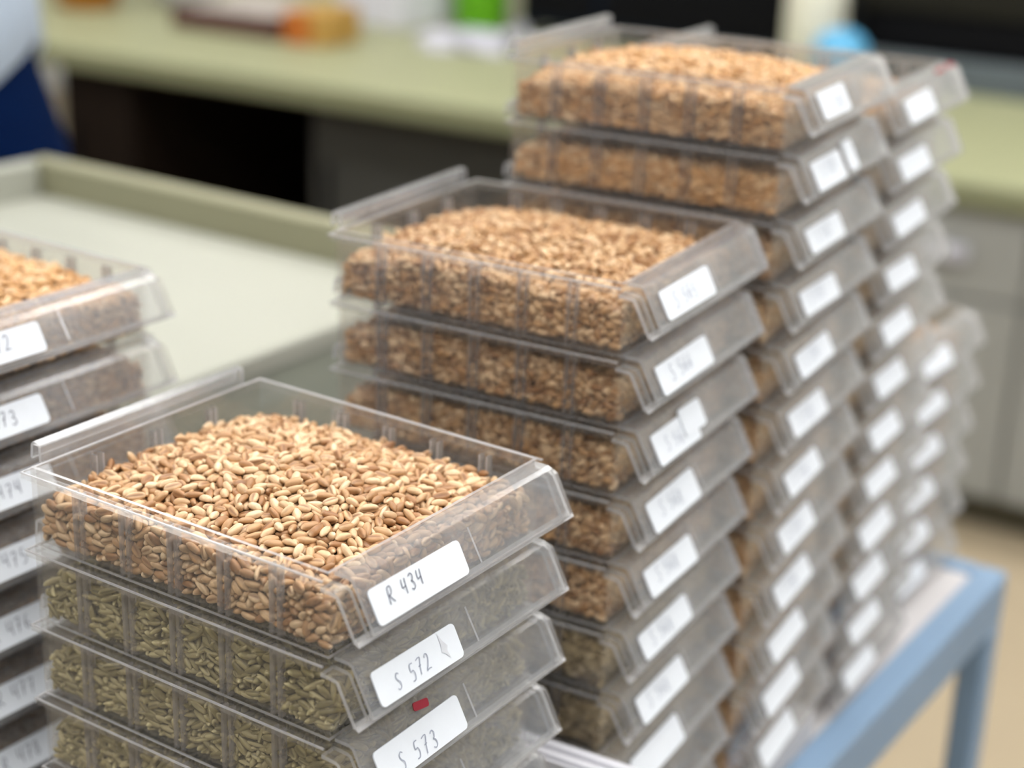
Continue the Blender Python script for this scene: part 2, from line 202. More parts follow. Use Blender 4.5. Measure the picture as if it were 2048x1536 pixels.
# poses of settled kernels: x, y, z, yaw, pitch, roll of each, in whole steps
KERNEL_POSES = [
10,21,9,64,21,23,16,58,8,85,23,20,10,128,8,22,22,20,21,208,9,41,22,4,15,243,8,9,23,0,15,254,9,8,25,1,16,287,9,45,23,26,16,324,9,48,20,14,18,333,9,0,22,29,15,373,9,5,25,6,17,439,8,63,24,20,18,282,20,30,18,8,59,59,46,44,24,39,37,156,47,40,22,0,76,438,9,1,26,0,104,18,9,12,20,26,102,449,8,3,22,0,114,132,60,41,22,21,115,299,60,5,24,19,138,338,61,64,19,6,172,75,54,4,23,20,157,130,60,72,23,14,148,443,8,77,21,0,166,22,21,69,23,2,196,21,8,63,23,20,249,22,9,60,23,35,229,441,8,40,20,20,303,118,53,89,22,40,307,376,53,70,23,16,285,450,9,48,22,24,349,22,8,26,23,20,350,450,9,0,22,34,380,38,9,6,23,26,384,92,9,29,22,6,382,151,8,34,23,40,381,168,8,12,22,40,380,199,9,51,23,26,384,215,9,62,22,14,376,315,9,84,22,15,375,342,9,33,20,0,
374,450,8,90,23,40,32,21,8,28,22,0,10,37,10,68,15,39,18,97,9,59,23,14,16,169,9,39,25,3,16,198,9,4,23,24,10,299,10,23,27,6,16,363,8,51,23,20,20,411,8,18,22,20,11,423,8,26,20,20,52,18,9,79,20,14,29,443,8,72,23,0,53,16,17,5,23,7,54,18,42,33,18,5,76,389,47,62,23,14,85,17,9,55,20,34,100,77,50,42,11,28,144,24,8,15,23,20,140,164,65,12,29,13,114,328,60,90,22,19,159,25,9,52,26,26,143,355,59,27,18,36,167,19,11,17,32,7,182,60,52,37,27,39,186,72,55,53,23,0,181,450,10,90,26,16,210,447,8,42,22,20,243,305,68,4,21,15,224,441,22,21,30,24,238,449,8,87,23,0,255,25,16,77,32,2,275,310,61,5,27,2,257,451,10,2,24,30,278,24,9,80,23,14,300,88,53,57,17,1,313,388,52,27,28,1,315,381,47,12,22,26,328,442,11,88,14,24,376,94,20,70,19,34,378,301,16,4,18,10,
375,16,9,40,19,20,382,73,8,59,24,20,381,135,8,11,22,20,385,157,15,25,24,4,384,182,15,26,18,21,385,186,8,67,25,20,384,258,8,27,22,20,375,270,9,17,25,38,375,284,8,5,24,0,383,324,8,31,20,0,379,352,9,38,23,15,385,379,11,66,30,4,16,68,9,43,20,26,14,142,10,81,18,20,20,180,11,54,32,19,9,181,11,68,16,10,16,219,9,85,21,26,16,266,9,44,23,19,17,352,8,44,21,0,10,405,9,68,25,25,14,451,11,48,32,29,12,83,19,31,23,37,20,88,16,75,23,32,55,444,9,64,20,14,62,22,9,25,21,14,72,81,46,53,23,40,48,406,46,17,21,36,113,19,16,31,19,16,88,79,47,48,22,6,84,121,54,85,27,1,99,290,60,49,21,22,107,386,53,50,21,1,95,438,9,4,22,16,116,25,9,22,20,6,101,280,61,54,22,26,131,448,9,55,24,6,153,14,10,89,25,30,173,110,62,36,28,2,152,210,67,52,24,8,147,372,60,59,18,32,
169,445,8,74,24,20,178,16,8,46,23,20,165,70,60,13,20,7,185,439,9,39,22,34,215,19,8,32,24,20,239,26,8,56,23,0,252,14,21,47,23,30,232,185,71,37,29,18,232,310,67,17,24,29,226,381,54,67,22,7,232,447,15,79,24,17,258,15,10,45,16,32,278,259,60,27,22,40,296,15,8,44,20,20,308,65,47,52,21,7,292,126,59,78,24,1,323,275,54,1,23,14,280,345,60,66,27,16,322,393,54,29,21,8,300,412,46,18,20,26,291,440,8,87,22,20,335,18,8,10,22,20,327,81,47,36,23,26,335,96,46,32,23,19,344,126,47,2,22,16,334,450,11,45,30,16,359,14,11,90,31,10,375,110,17,35,25,36,376,159,21,6,25,26,386,25,9,68,22,30,379,59,9,42,21,20,378,113,9,9,23,34,375,251,8,28,22,19,386,273,10,22,27,36,385,300,9,20,23,34,375,368,8,17,21,40,376,387,8,89,22,20,385,410,9,25,23,34,386,445,11,67,33,30,22,20,9,74,18,26,
10,26,22,66,13,34,10,82,10,72,27,3,18,157,9,84,18,40,18,277,10,5,18,27,21,297,11,7,13,38,16,315,9,2,19,35,19,342,10,90,16,26,30,450,16,4,20,17,42,18,11,74,32,12,21,357,32,4,20,22,31,440,16,52,24,25,72,21,8,23,23,40,57,39,40,27,19,34,78,81,53,19,23,39,66,89,47,52,22,14,67,399,46,45,24,17,68,447,9,56,22,6,83,64,45,3,25,40,79,367,54,48,23,37,91,375,54,32,18,37,88,445,21,29,24,8,127,15,9,47,22,14,138,34,45,69,17,5,117,120,61,52,20,29,141,240,67,28,24,0,122,337,60,87,22,6,123,350,59,10,28,21,148,441,21,88,18,13,114,440,8,85,20,20,154,20,15,82,20,38,139,98,64,81,35,1,136,137,61,84,20,34,152,182,67,51,20,12,134,324,67,28,22,20,138,374,59,20,21,30,159,443,9,30,22,2,184,263,68,43,18,19,164,337,67,71,26,19,176,450,32,36,41,28,196,444,9,71,23,34,
205,24,12,64,28,7,221,91,57,46,17,10,220,156,68,84,21,33,205,310,67,60,20,39,206,338,67,47,23,20,225,367,61,67,22,35,215,450,15,42,22,37,241,27,15,85,23,40,229,165,67,22,23,19,228,282,71,14,17,1,255,429,47,62,23,23,283,92,52,1,21,22,266,141,66,62,21,3,281,163,59,54,22,21,293,200,61,60,24,11,272,335,60,81,23,20,284,368,55,14,28,39,264,443,8,4,22,20,308,23,9,74,22,18,314,76,48,1,28,20,320,133,53,46,27,13,313,147,54,16,20,21,314,348,54,55,24,39,298,352,54,43,22,26,318,404,47,14,21,16,278,443,21,72,21,30,305,443,9,70,20,26,322,15,11,0,13,6,320,63,47,20,20,31,360,81,42,83,23,16,353,197,50,5,30,18,377,334,44,76,22,11,325,397,47,56,25,20,317,447,9,57,23,38,348,63,47,65,17,23,374,256,38,41,8,38,361,442,12,23,34,24,384,39,16,25,23,39,379,48,9,5,23,14,383,84,15,76,22,36,
378,143,13,85,19,3,375,183,9,67,25,6,382,228,10,14,19,30,382,398,11,4,12,37,374,408,13,62,18,3,374,439,9,41,25,1,13,50,10,80,29,34,18,123,12,18,22,14,13,150,14,82,15,6,10,218,16,67,21,4,10,284,16,68,26,33,19,328,17,77,28,23,9,339,15,23,26,30,20,407,16,16,20,6,21,423,12,71,11,6,16,432,15,86,19,4,30,74,46,41,19,13,22,98,19,35,24,15,16,132,33,45,28,15,22,142,32,80,20,20,21,380,32,82,18,35,42,450,9,1,24,5,86,22,16,15,28,28,48,34,45,16,20,25,78,99,53,78,15,34,52,111,49,66,27,17,64,308,55,2,21,39,58,417,46,33,20,38,81,448,10,52,17,39,72,105,59,44,25,1,82,153,54,83,23,20,80,221,60,88,24,38,89,388,53,44,18,21,107,447,49,75,32,15,118,450,10,49,17,37,131,26,9,5,21,20,114,94,59,4,22,38,99,132,64,51,27,1,136,174,66,61,23,3,114,309,60,46,28,30,
128,388,54,42,19,14,113,418,48,42,23,26,168,65,53,47,29,10,143,126,60,45,25,0,133,205,68,5,24,7,147,263,65,22,24,22,162,313,67,82,25,37,162,348,61,15,22,26,199,27,31,19,32,17,181,165,67,15,22,0,198,258,68,9,20,13,200,286,68,81,14,38,219,27,11,46,14,15,231,98,60,29,21,16,211,117,61,59,25,40,213,174,67,86,22,20,219,285,68,60,25,5,196,322,67,63,25,22,199,363,60,65,24,12,230,445,31,60,25,28,214,440,13,4,17,37,243,24,23,38,21,34,244,104,60,47,19,2,255,141,66,20,24,12,250,164,66,22,21,23,255,203,68,20,24,6,226,227,67,43,24,33,249,242,67,62,21,34,239,287,67,1,21,24,256,325,67,21,23,36,271,17,10,35,22,13,254,27,34,0,31,12,274,131,61,39,20,6,257,124,68,62,25,3,296,175,60,54,19,31,269,208,67,45,25,6,274,236,66,40,28,36,259,251,67,19,22,30,298,277,59,43,21,20,276,321,61,53,23,36,
270,394,57,54,30,21,294,26,10,51,28,35,329,66,49,20,32,26,311,104,53,35,23,7,323,148,54,65,21,34,320,223,54,30,18,6,295,254,60,49,21,14,316,283,57,47,20,25,315,357,60,11,26,24,317,419,54,58,27,6,292,433,44,38,22,9,335,109,46,87,22,21,337,154,52,44,25,35,333,161,56,44,28,15,339,206,50,41,22,14,332,227,52,85,17,33,357,351,47,82,27,18,338,400,46,24,21,21,347,418,41,12,29,20,341,15,15,2,25,24,385,109,24,73,9,19,383,181,32,57,33,27,343,441,9,42,22,26,360,24,12,80,15,7,385,69,16,72,31,36,375,98,11,19,23,7,386,123,13,22,26,16,384,199,16,72,26,22,384,226,18,28,15,38,385,244,10,22,14,0,382,282,14,12,24,38,386,315,15,68,23,24,386,336,13,23,25,10,386,363,10,68,28,10,384,426,10,74,17,32,378,449,18,8,13,38,12,19,16,14,26,18,21,39,15,11,24,10,11,58,19,28,27,12,12,109,10,77,17,38,
21,114,16,9,28,8,10,133,16,25,22,36,11,163,15,74,20,11,15,204,14,40,28,11,19,225,16,80,25,31,10,232,12,27,11,17,10,261,15,67,22,38,13,306,16,56,20,18,10,319,17,20,21,27,15,350,16,82,22,26,11,366,17,72,21,37,10,386,9,67,25,34,10,420,16,70,25,3,19,444,19,65,32,17,15,77,33,5,28,22,12,187,31,30,25,4,12,256,37,57,13,33,17,405,27,7,20,12,43,441,11,8,20,25,86,22,26,30,21,37,72,70,47,50,24,4,31,110,46,79,21,11,65,108,51,50,22,35,44,177,51,2,27,38,60,226,55,50,18,19,64,387,47,76,19,33,47,388,48,40,25,0,70,441,26,40,31,36,60,450,15,1,22,2,92,15,14,52,5,7,105,144,61,62,25,21,83,171,55,85,23,34,106,186,61,29,27,21,68,231,59,38,17,17,54,280,56,50,18,24,79,352,55,23,27,15,107,371,54,66,25,14,91,447,14,56,25,19,138,15,16,87,22,36,122,26,16,24,22,36,
133,72,53,42,22,29,110,84,62,36,19,5,130,150,62,10,14,0,108,226,67,12,20,35,127,307,67,10,20,22,114,318,61,87,22,6,119,378,54,55,17,17,146,424,52,64,29,39,140,428,47,82,33,34,133,439,16,82,22,16,172,21,26,27,19,18,169,97,60,54,22,35,162,121,67,1,21,38,144,154,67,63,24,14,156,232,66,46,23,3,144,308,66,46,20,10,155,363,59,89,20,22,143,449,15,5,23,8,179,15,16,88,24,6,179,26,20,55,26,6,176,130,64,26,21,16,196,148,66,41,22,1,198,273,70,67,27,32,195,297,69,83,12,18,187,324,66,62,25,2,182,377,60,59,25,19,186,445,15,9,27,22,218,21,26,71,24,31,207,100,60,80,19,5,222,137,67,58,19,39,202,236,70,63,31,10,211,239,67,29,24,37,218,325,66,57,25,1,211,371,60,37,24,19,228,18,11,17,13,23,235,117,61,34,24,21,226,126,68,15,21,13,264,166,68,83,20,37,249,216,66,9,22,20,235,269,66,81,24,18,
248,314,72,89,20,1,233,329,66,31,24,18,228,399,53,29,24,40,245,448,15,83,22,15,278,73,53,32,28,23,277,121,59,47,24,3,293,140,61,74,23,1,298,187,59,88,22,37,258,233,71,28,26,39,296,240,60,63,24,19,279,274,60,80,23,21,290,297,61,13,19,15,262,345,67,27,17,6,272,352,60,17,21,18,310,14,15,90,19,30,311,88,54,68,23,1,318,95,60,67,24,3,307,135,57,84,20,26,330,315,55,76,27,14,299,335,62,36,29,13,290,394,54,55,22,40,318,422,44,24,32,32,287,448,17,36,12,38,327,24,9,51,26,27,346,17,33,55,22,27,331,111,54,18,23,21,351,303,47,85,24,22,341,339,52,0,18,16,330,353,53,52,25,39,328,384,47,15,25,20,333,414,47,51,25,37,334,446,20,37,30,10,345,25,15,2,21,21,381,85,30,51,31,39,380,112,32,6,25,35,383,201,35,33,17,19,385,353,25,23,23,23,380,432,27,41,17,20,348,442,16,83,25,0,380,25,16,85,17,20,
375,68,16,71,19,7,386,103,13,23,30,36,382,133,18,1,11,39,381,147,20,81,20,40,374,174,16,40,19,32,383,189,23,32,28,34,374,211,14,29,23,17,380,264,16,78,23,15,378,291,16,54,23,33,375,318,16,63,19,40,374,332,16,87,19,40,379,377,18,9,16,14,377,386,16,54,22,14,377,422,15,77,23,26,370,439,17,24,16,18,32,18,16,35,25,0,9,100,16,67,26,36,18,122,20,54,24,35,14,138,22,56,14,35,9,197,19,68,31,4,16,235,22,53,22,34,15,246,17,45,29,13,11,264,24,27,19,40,11,299,23,75,31,34,17,389,17,30,26,7,10,444,18,70,21,36,49,21,27,20,17,6,15,55,36,86,28,37,21,108,33,15,19,11,22,161,41,36,31,11,19,309,37,1,37,5,18,330,41,13,11,40,21,366,37,13,23,30,28,447,26,13,27,28,48,450,20,50,34,15,70,15,15,45,23,1,65,27,25,71,28,15,66,75,54,66,22,11,73,118,53,35,20,19,68,181,56,87,20,24,
45,186,54,70,15,22,51,322,50,71,18,0,70,353,51,58,18,3,52,374,52,78,27,16,102,18,16,34,21,1,100,26,23,88,23,18,89,71,50,1,25,40,89,82,55,62,21,26,74,129,60,6,23,7,85,143,58,82,27,20,72,212,60,41,14,32,107,275,64,56,24,12,100,303,62,18,28,16,97,359,54,18,21,6,74,397,54,26,22,21,104,411,47,39,19,37,86,445,34,13,16,24,108,450,18,44,31,33,119,15,22,43,15,27,120,58,51,20,29,18,110,75,52,20,16,14,129,103,60,40,20,39,108,125,65,2,20,18,113,168,65,32,19,18,119,188,67,4,22,16,132,228,65,53,36,37,103,248,65,81,22,8,133,268,67,82,22,20,125,294,62,48,17,22,125,323,65,73,24,2,111,364,60,29,19,0,111,401,55,33,23,7,139,450,45,86,9,2,126,451,17,45,22,24,155,15,23,87,17,12,163,88,55,2,19,33,163,140,66,23,22,22,167,154,70,13,30,25,133,195,68,88,25,32,157,221,67,53,23,22,
166,240,78,54,22,2,158,261,70,40,23,32,135,297,67,87,24,23,141,351,67,34,15,3,149,357,64,27,15,35,148,390,60,75,27,10,156,450,17,49,12,4,196,16,16,83,24,36,202,36,48,20,17,35,177,72,61,11,27,12,186,106,62,29,19,17,189,158,69,13,26,24,182,250,67,28,23,2,178,276,67,34,22,9,177,307,68,81,28,5,189,310,67,82,22,14,197,442,37,37,7,27,196,444,23,63,23,19,225,26,20,51,25,9,225,17,35,32,31,8,227,72,58,73,16,20,198,63,64,22,23,37,213,148,67,42,22,18,221,164,73,83,19,37,228,197,67,47,23,23,216,215,68,15,20,20,202,249,69,16,16,22,211,269,67,5,22,0,208,326,68,59,27,6,206,349,61,42,21,14,203,391,52,30,20,17,201,449,32,78,34,14,200,448,16,35,21,36,239,16,13,53,36,26,252,40,48,89,16,36,251,123,60,46,21,9,240,162,67,18,24,40,241,192,67,10,21,15,230,216,67,7,25,5,238,246,68,9,19,19,
245,257,67,43,23,16,225,309,74,14,20,35,244,330,67,70,23,27,232,355,60,61,22,19,241,442,21,88,26,34,285,18,15,10,23,18,255,52,51,16,29,5,256,81,59,51,24,1,279,94,59,9,22,16,269,124,64,42,27,38,267,178,67,86,19,27,284,201,64,68,32,10,287,213,65,35,25,10,283,247,64,35,18,36,259,274,66,22,21,3,261,307,67,74,27,12,272,326,66,52,24,22,288,378,59,23,25,4,271,421,46,48,18,5,269,450,14,48,21,4,297,16,19,50,31,2,300,98,56,4,21,40,320,123,53,42,22,26,306,150,58,19,26,13,319,167,56,8,22,37,304,201,60,60,23,22,324,231,58,35,23,39,307,243,60,62,21,21,324,249,61,1,18,38,303,307,61,39,15,24,320,329,55,42,27,20,288,354,60,24,25,10,307,360,53,40,22,20,301,397,47,42,21,20,311,446,16,14,25,36,330,23,32,39,23,27,345,89,51,81,28,2,349,109,52,11,22,4,329,182,54,11,25,10,352,183,46,72,22,18,
348,231,53,40,28,22,323,340,53,48,20,22,350,435,50,27,26,38,321,447,18,62,32,7,349,16,21,4,25,18,369,22,37,31,29,24,382,103,35,12,20,21,375,182,36,4,8,31,377,218,27,70,24,3,383,280,29,9,13,2,382,336,36,34,17,1,375,345,33,40,12,36,373,381,35,65,20,17,357,448,18,80,15,1,379,15,16,90,23,16,375,76,22,59,18,5,385,86,23,67,20,36,385,173,20,25,19,8,374,226,15,74,23,36,378,238,16,88,22,28,380,258,23,38,22,17,383,319,22,30,26,35,376,362,15,76,26,5,375,396,19,58,22,8,380,430,19,80,24,0,385,438,17,72,30,35,31,20,23,30,26,21,10,45,19,5,5,2,12,71,18,79,16,28,11,91,25,62,15,39,18,188,16,53,21,13,16,212,20,52,14,2,10,246,23,22,25,23,10,272,32,20,26,29,10,281,24,67,28,13,10,312,29,72,9,38,10,359,24,25,21,36,11,382,17,28,21,8,11,405,19,16,17,32,41,21,22,23,23,6,
25,15,29,6,4,6,45,129,49,31,27,36,17,230,38,44,25,3,21,392,29,73,26,39,78,25,19,12,25,8,53,67,48,90,19,1,66,136,54,42,25,18,47,162,52,90,23,17,62,208,56,11,29,32,47,215,53,62,26,12,51,233,58,48,22,39,44,296,54,12,24,37,45,338,50,35,20,21,34,357,47,87,21,0,69,409,49,55,17,34,74,447,18,56,23,39,102,16,24,4,22,18,85,44,48,44,16,24,81,82,61,66,20,35,82,114,60,90,21,19,84,135,64,42,15,23,103,167,60,12,24,0,76,236,63,20,25,2,72,261,60,6,24,6,88,309,60,2,21,1,88,370,61,82,27,20,96,386,60,10,24,25,81,406,49,66,19,27,93,439,29,7,19,32,98,441,21,23,26,28,117,29,45,27,25,18,120,82,55,28,24,19,129,130,64,2,21,37,115,142,67,5,20,35,117,152,66,47,21,16,99,213,65,88,25,6,123,234,68,58,22,1,104,289,67,7,25,21,109,301,68,34,26,13,104,313,64,86,18,26,
129,364,60,61,34,2,116,408,53,35,30,8,126,425,48,0,25,35,120,446,34,31,22,15,119,442,19,86,18,4,152,25,23,7,27,8,160,26,30,81,19,23,135,62,58,28,18,22,149,141,66,20,19,37,150,172,67,43,18,17,128,212,71,58,10,15,168,232,72,55,22,21,152,246,69,72,23,1,146,289,69,61,28,20,145,314,72,45,21,9,146,341,70,1,34,7,170,369,64,7,22,20,158,394,54,89,22,1,154,416,53,56,23,21,141,447,30,77,27,4,167,444,16,64,19,20,187,17,23,37,21,11,172,88,63,56,21,14,176,148,66,45,25,1,198,176,69,33,15,34,184,219,73,79,25,23,184,233,70,76,16,8,189,263,74,45,18,26,164,299,68,29,20,40,185,313,75,64,23,39,192,358,64,69,23,15,193,404,57,68,24,35,213,15,16,3,17,18,211,84,58,86,26,37,219,103,60,70,18,21,209,133,67,62,24,20,200,158,71,23,22,15,214,191,67,84,24,6,211,225,70,6,17,2,217,234,74,42,20,33,
208,265,74,32,23,1,220,303,67,81,22,22,224,316,68,58,19,20,212,359,61,79,25,39,211,396,55,36,20,14,209,446,22,77,25,11,229,16,20,36,11,28,259,74,55,49,29,15,233,85,55,3,23,8,231,111,66,26,19,23,247,148,68,60,26,20,240,177,67,88,24,4,254,178,69,77,18,1,244,227,67,5,16,27,233,234,68,42,20,14,243,278,67,46,22,22,252,290,71,79,17,6,256,333,74,45,26,24,220,349,63,62,25,25,260,395,60,63,24,21,257,441,34,61,25,23,232,451,24,2,27,10,265,20,18,63,27,36,268,44,48,89,27,19,278,83,57,4,24,3,277,109,59,44,23,3,296,126,66,31,25,19,277,164,67,67,24,40,284,180,64,21,31,15,269,227,67,85,19,33,300,229,64,18,21,2,280,278,69,1,15,9,286,284,62,5,25,10,267,334,70,10,15,8,287,333,63,67,17,9,273,373,59,17,19,8,263,443,20,47,21,30,296,26,19,85,23,12,293,23,36,30,23,39,317,46,43,74,34,31,
303,68,55,43,26,26,296,106,56,10,32,27,324,137,61,26,24,14,323,175,62,46,27,3,330,187,61,3,16,24,313,218,57,30,20,39,329,240,64,7,23,4,315,264,57,63,27,39,312,291,60,1,19,34,311,323,58,4,15,29,295,365,57,71,20,22,296,377,52,78,27,22,310,410,47,63,21,4,284,443,28,73,18,21,300,447,16,58,17,38,331,21,19,62,19,21,311,16,28,5,16,19,339,68,46,65,23,19,321,87,53,69,19,18,345,118,52,51,26,36,334,140,53,73,24,39,326,203,54,86,23,13,333,218,54,35,20,26,344,301,53,80,25,16,355,315,47,88,19,21,348,343,47,43,23,11,320,373,54,20,24,39,347,406,47,31,15,18,312,450,24,44,29,4,378,34,31,38,27,1,345,37,40,18,25,34,381,83,39,1,13,12,368,186,46,2,26,39,382,313,31,55,23,37,376,356,33,32,7,37,367,361,43,54,18,38,371,403,44,29,17,37,347,450,23,45,25,17,385,49,24,26,20,30,384,57,18,26,15,1,
385,98,26,67,9,18,385,136,29,67,16,36,376,250,21,5,41,26,385,258,30,65,13,2,386,281,22,68,25,29,379,307,23,43,26,11,383,349,17,57,24,18,382,366,20,33,19,21,373,441,25,8,25,17,18,20,22,60,18,22,20,45,22,69,18,12,14,76,25,37,23,23,12,106,24,31,25,37,22,113,25,87,22,16,13,156,23,11,16,39,10,179,22,20,17,35,18,194,22,52,19,17,19,222,24,89,20,17,15,253,28,38,18,36,18,274,25,26,15,27,19,292,28,8,29,26,13,327,25,56,25,19,10,340,24,22,28,12,10,378,25,68,27,35,11,431,23,28,18,38,14,445,26,74,22,28,38,18,30,57,20,20,18,57,49,47,20,34,18,75,41,4,27,25,22,105,41,9,26,27,10,233,45,22,31,36,11,262,44,73,19,24,47,439,19,46,21,20,66,26,36,7,34,24,54,49,47,2,21,17,33,82,48,81,26,14,56,122,55,84,27,5,14,153,48,10,23,10,40,171,58,40,20,28,38,229,55,32,19,7,
57,272,54,48,26,33,46,304,62,48,12,4,60,322,54,76,22,40,59,334,56,86,22,7,55,384,56,80,23,20,44,416,48,13,22,4,80,443,25,27,20,20,108,15,31,0,22,38,82,17,32,81,18,4,85,34,50,60,28,4,72,80,60,20,21,11,90,105,60,8,24,38,81,163,57,87,24,20,101,157,65,89,27,28,79,195,61,43,21,34,83,213,64,1,28,6,88,259,61,34,21,26,73,272,63,85,23,1,68,293,58,47,21,7,104,337,61,54,25,12,96,347,58,81,22,29,101,378,60,13,19,38,112,449,40,53,35,18,130,21,22,41,23,18,123,40,56,27,29,25,110,56,50,26,26,16,115,110,60,6,20,33,131,142,68,10,20,8,123,176,67,18,22,35,115,203,64,82,19,40,117,212,66,40,22,15,136,255,67,82,19,23,118,259,67,3,21,21,101,313,72,18,17,22,134,342,69,25,21,14,108,352,61,32,25,20,127,376,59,59,21,17,110,426,53,89,20,34,115,431,46,88,26,29,147,16,28,2,13,40,
146,62,57,71,21,5,169,51,61,78,21,39,136,112,60,84,24,40,149,127,67,9,23,40,157,156,67,70,20,40,162,202,75,38,14,13,137,218,70,79,27,7,128,263,73,82,22,29,162,271,68,50,24,28,155,297,67,29,19,40,170,320,67,40,23,20,169,357,67,60,20,26,176,394,55,49,14,31,157,442,32,41,23,27,164,448,23,9,26,24,195,26,21,49,19,8,182,48,53,46,22,35,198,95,61,75,18,18,197,122,68,62,17,9,185,138,68,5,25,20,176,175,71,62,24,1,201,198,72,25,20,38,165,216,74,18,19,2,186,278,72,28,23,2,186,298,71,14,19,5,174,333,70,13,22,33,202,418,60,59,15,21,190,406,50,62,24,22,171,442,32,27,31,31,181,450,21,2,20,24,198,112,62,14,20,39,226,142,73,77,21,2,232,192,76,18,29,4,204,208,68,29,20,3,199,225,74,9,23,39,221,254,71,8,18,19,221,267,73,59,12,33,213,300,71,29,21,24,214,321,73,21,18,21,205,366,67,22,23,3,
221,390,59,10,23,21,216,450,25,3,33,15,237,18,26,34,22,0,256,17,31,54,24,10,242,43,51,81,11,6,243,87,61,27,23,15,228,95,68,9,24,33,234,141,67,27,19,11,235,167,74,20,22,38,232,207,69,47,16,33,235,228,74,80,27,36,256,255,75,80,21,36,253,265,69,83,19,2,242,306,75,1,20,21,230,323,72,33,23,18,247,340,61,71,27,1,251,372,62,73,22,34,262,428,52,14,21,30,255,443,42,2,15,29,249,440,28,8,25,10,274,19,19,17,31,26,284,15,38,0,15,39,281,61,49,80,26,8,255,92,59,87,20,37,260,115,60,44,22,2,285,127,67,28,25,36,290,162,64,61,30,26,258,192,64,61,23,0,262,217,71,70,14,6,268,245,67,59,18,21,275,259,67,43,22,20,284,292,66,40,25,22,287,308,63,55,22,19,251,358,63,33,36,12,260,377,60,78,24,22,282,417,48,63,25,20,272,439,26,15,17,23,287,17,22,9,21,18,310,24,33,46,25,35,307,54,47,51,26,11,
293,74,60,32,27,5,296,114,62,90,8,25,297,152,62,70,17,0,312,182,62,11,17,38,317,205,60,15,19,17,330,220,62,86,23,14,317,256,64,46,30,36,307,268,61,59,21,14,319,311,58,90,21,3,317,317,64,50,27,19,325,351,59,68,22,24,300,378,58,26,20,18,292,419,48,25,27,27,314,450,34,89,25,33,305,443,25,16,13,22,318,18,22,33,23,30,338,18,40,14,30,12,350,51,44,51,25,22,358,76,47,22,13,2,354,101,53,58,21,2,357,135,51,8,23,1,337,176,54,55,22,22,344,188,55,42,17,33,359,225,44,37,21,40,341,270,52,29,19,33,339,293,51,38,23,19,344,326,53,76,14,13,350,326,64,59,24,35,342,385,47,49,19,19,356,415,43,17,31,31,335,438,36,63,28,37,322,442,25,1,20,9,343,26,23,55,20,39,375,154,44,81,24,21,375,222,35,65,23,39,370,249,45,42,14,6,381,284,38,79,20,32,376,351,43,25,20,14,372,386,42,71,20,18,343,444,44,19,21,3,
352,438,23,88,27,34,381,17,25,55,22,36,375,43,24,61,25,9,376,59,26,24,30,20,374,95,28,62,19,40,378,126,23,40,15,22,376,147,27,1,23,1,384,215,19,28,14,4,385,246,23,19,6,35,379,269,24,2,19,8,383,296,24,57,23,26,377,328,26,40,31,5,380,339,22,3,28,16,386,376,28,22,4,24,385,400,23,68,29,26,385,420,24,72,36,13,386,442,28,23,29,16,22,24,28,6,24,1,13,35,25,36,30,36,12,52,30,13,32,20,20,89,29,7,31,3,14,126,25,89,12,37,16,147,24,5,25,6,20,173,27,28,23,21,16,198,29,41,24,17,16,235,31,41,26,10,20,303,28,43,15,12,10,328,33,22,19,8,18,344,24,26,18,38,19,373,23,63,25,31,12,391,24,31,23,21,18,451,32,45,11,24,20,31,35,67,22,14,37,63,41,20,27,37,21,84,45,12,27,23,20,135,41,31,32,38,32,170,50,26,25,19,17,343,42,63,28,15,18,410,37,86,27,24,60,14,24,45,14,10,
76,54,45,87,20,24,69,93,54,70,21,20,58,132,59,81,27,21,39,154,55,38,25,32,51,209,58,8,33,28,67,246,57,2,20,21,39,277,50,26,25,12,57,295,53,73,24,23,41,324,54,76,22,0,45,356,53,81,29,35,55,361,50,87,18,7,52,398,49,28,14,19,60,448,35,28,10,31,63,451,26,3,13,11,119,25,55,39,28,15,114,55,59,61,23,10,73,95,62,10,21,34,93,151,62,87,20,34,81,184,60,82,20,40,82,226,67,48,18,3,91,268,61,38,19,9,83,279,61,88,26,21,84,344,62,25,25,35,92,358,62,82,25,13,80,383,60,38,28,3,101,399,53,78,18,4,112,444,30,21,27,9,125,16,30,81,33,13,146,47,53,29,18,39,118,67,55,4,18,11,127,121,66,48,16,28,108,124,73,39,23,2,130,168,73,27,25,9,103,194,67,10,22,9,120,222,66,90,20,8,122,248,67,58,19,0,83,278,69,12,26,14,127,318,73,76,22,5,108,324,68,70,19,6,97,382,67,36,23,1,
116,386,59,76,21,22,140,407,53,17,21,28,136,448,22,53,21,4,168,15,32,90,22,17,166,51,51,72,27,34,141,77,57,8,33,16,145,116,63,82,24,39,136,123,70,27,21,20,165,168,68,28,27,19,149,191,68,51,20,26,146,226,71,2,22,17,162,244,71,72,30,18,134,293,75,3,25,4,140,302,73,90,23,37,150,321,64,4,21,22,145,379,66,4,30,23,164,374,59,48,21,18,165,420,57,67,32,2,155,451,29,45,26,10,189,25,31,62,24,7,176,56,57,39,27,31,186,92,60,81,21,23,188,128,68,55,24,34,170,139,71,66,25,24,178,160,74,46,23,15,189,191,73,61,25,19,174,231,79,40,16,34,173,248,72,79,24,36,172,273,74,22,17,16,165,282,73,17,28,18,191,339,70,74,21,22,178,353,61,43,27,11,173,400,63,42,14,36,172,424,51,71,30,6,205,16,22,38,23,17,216,23,40,43,25,25,210,49,51,15,32,35,207,77,64,80,24,4,204,101,67,39,27,20,204,142,72,64,26,39,
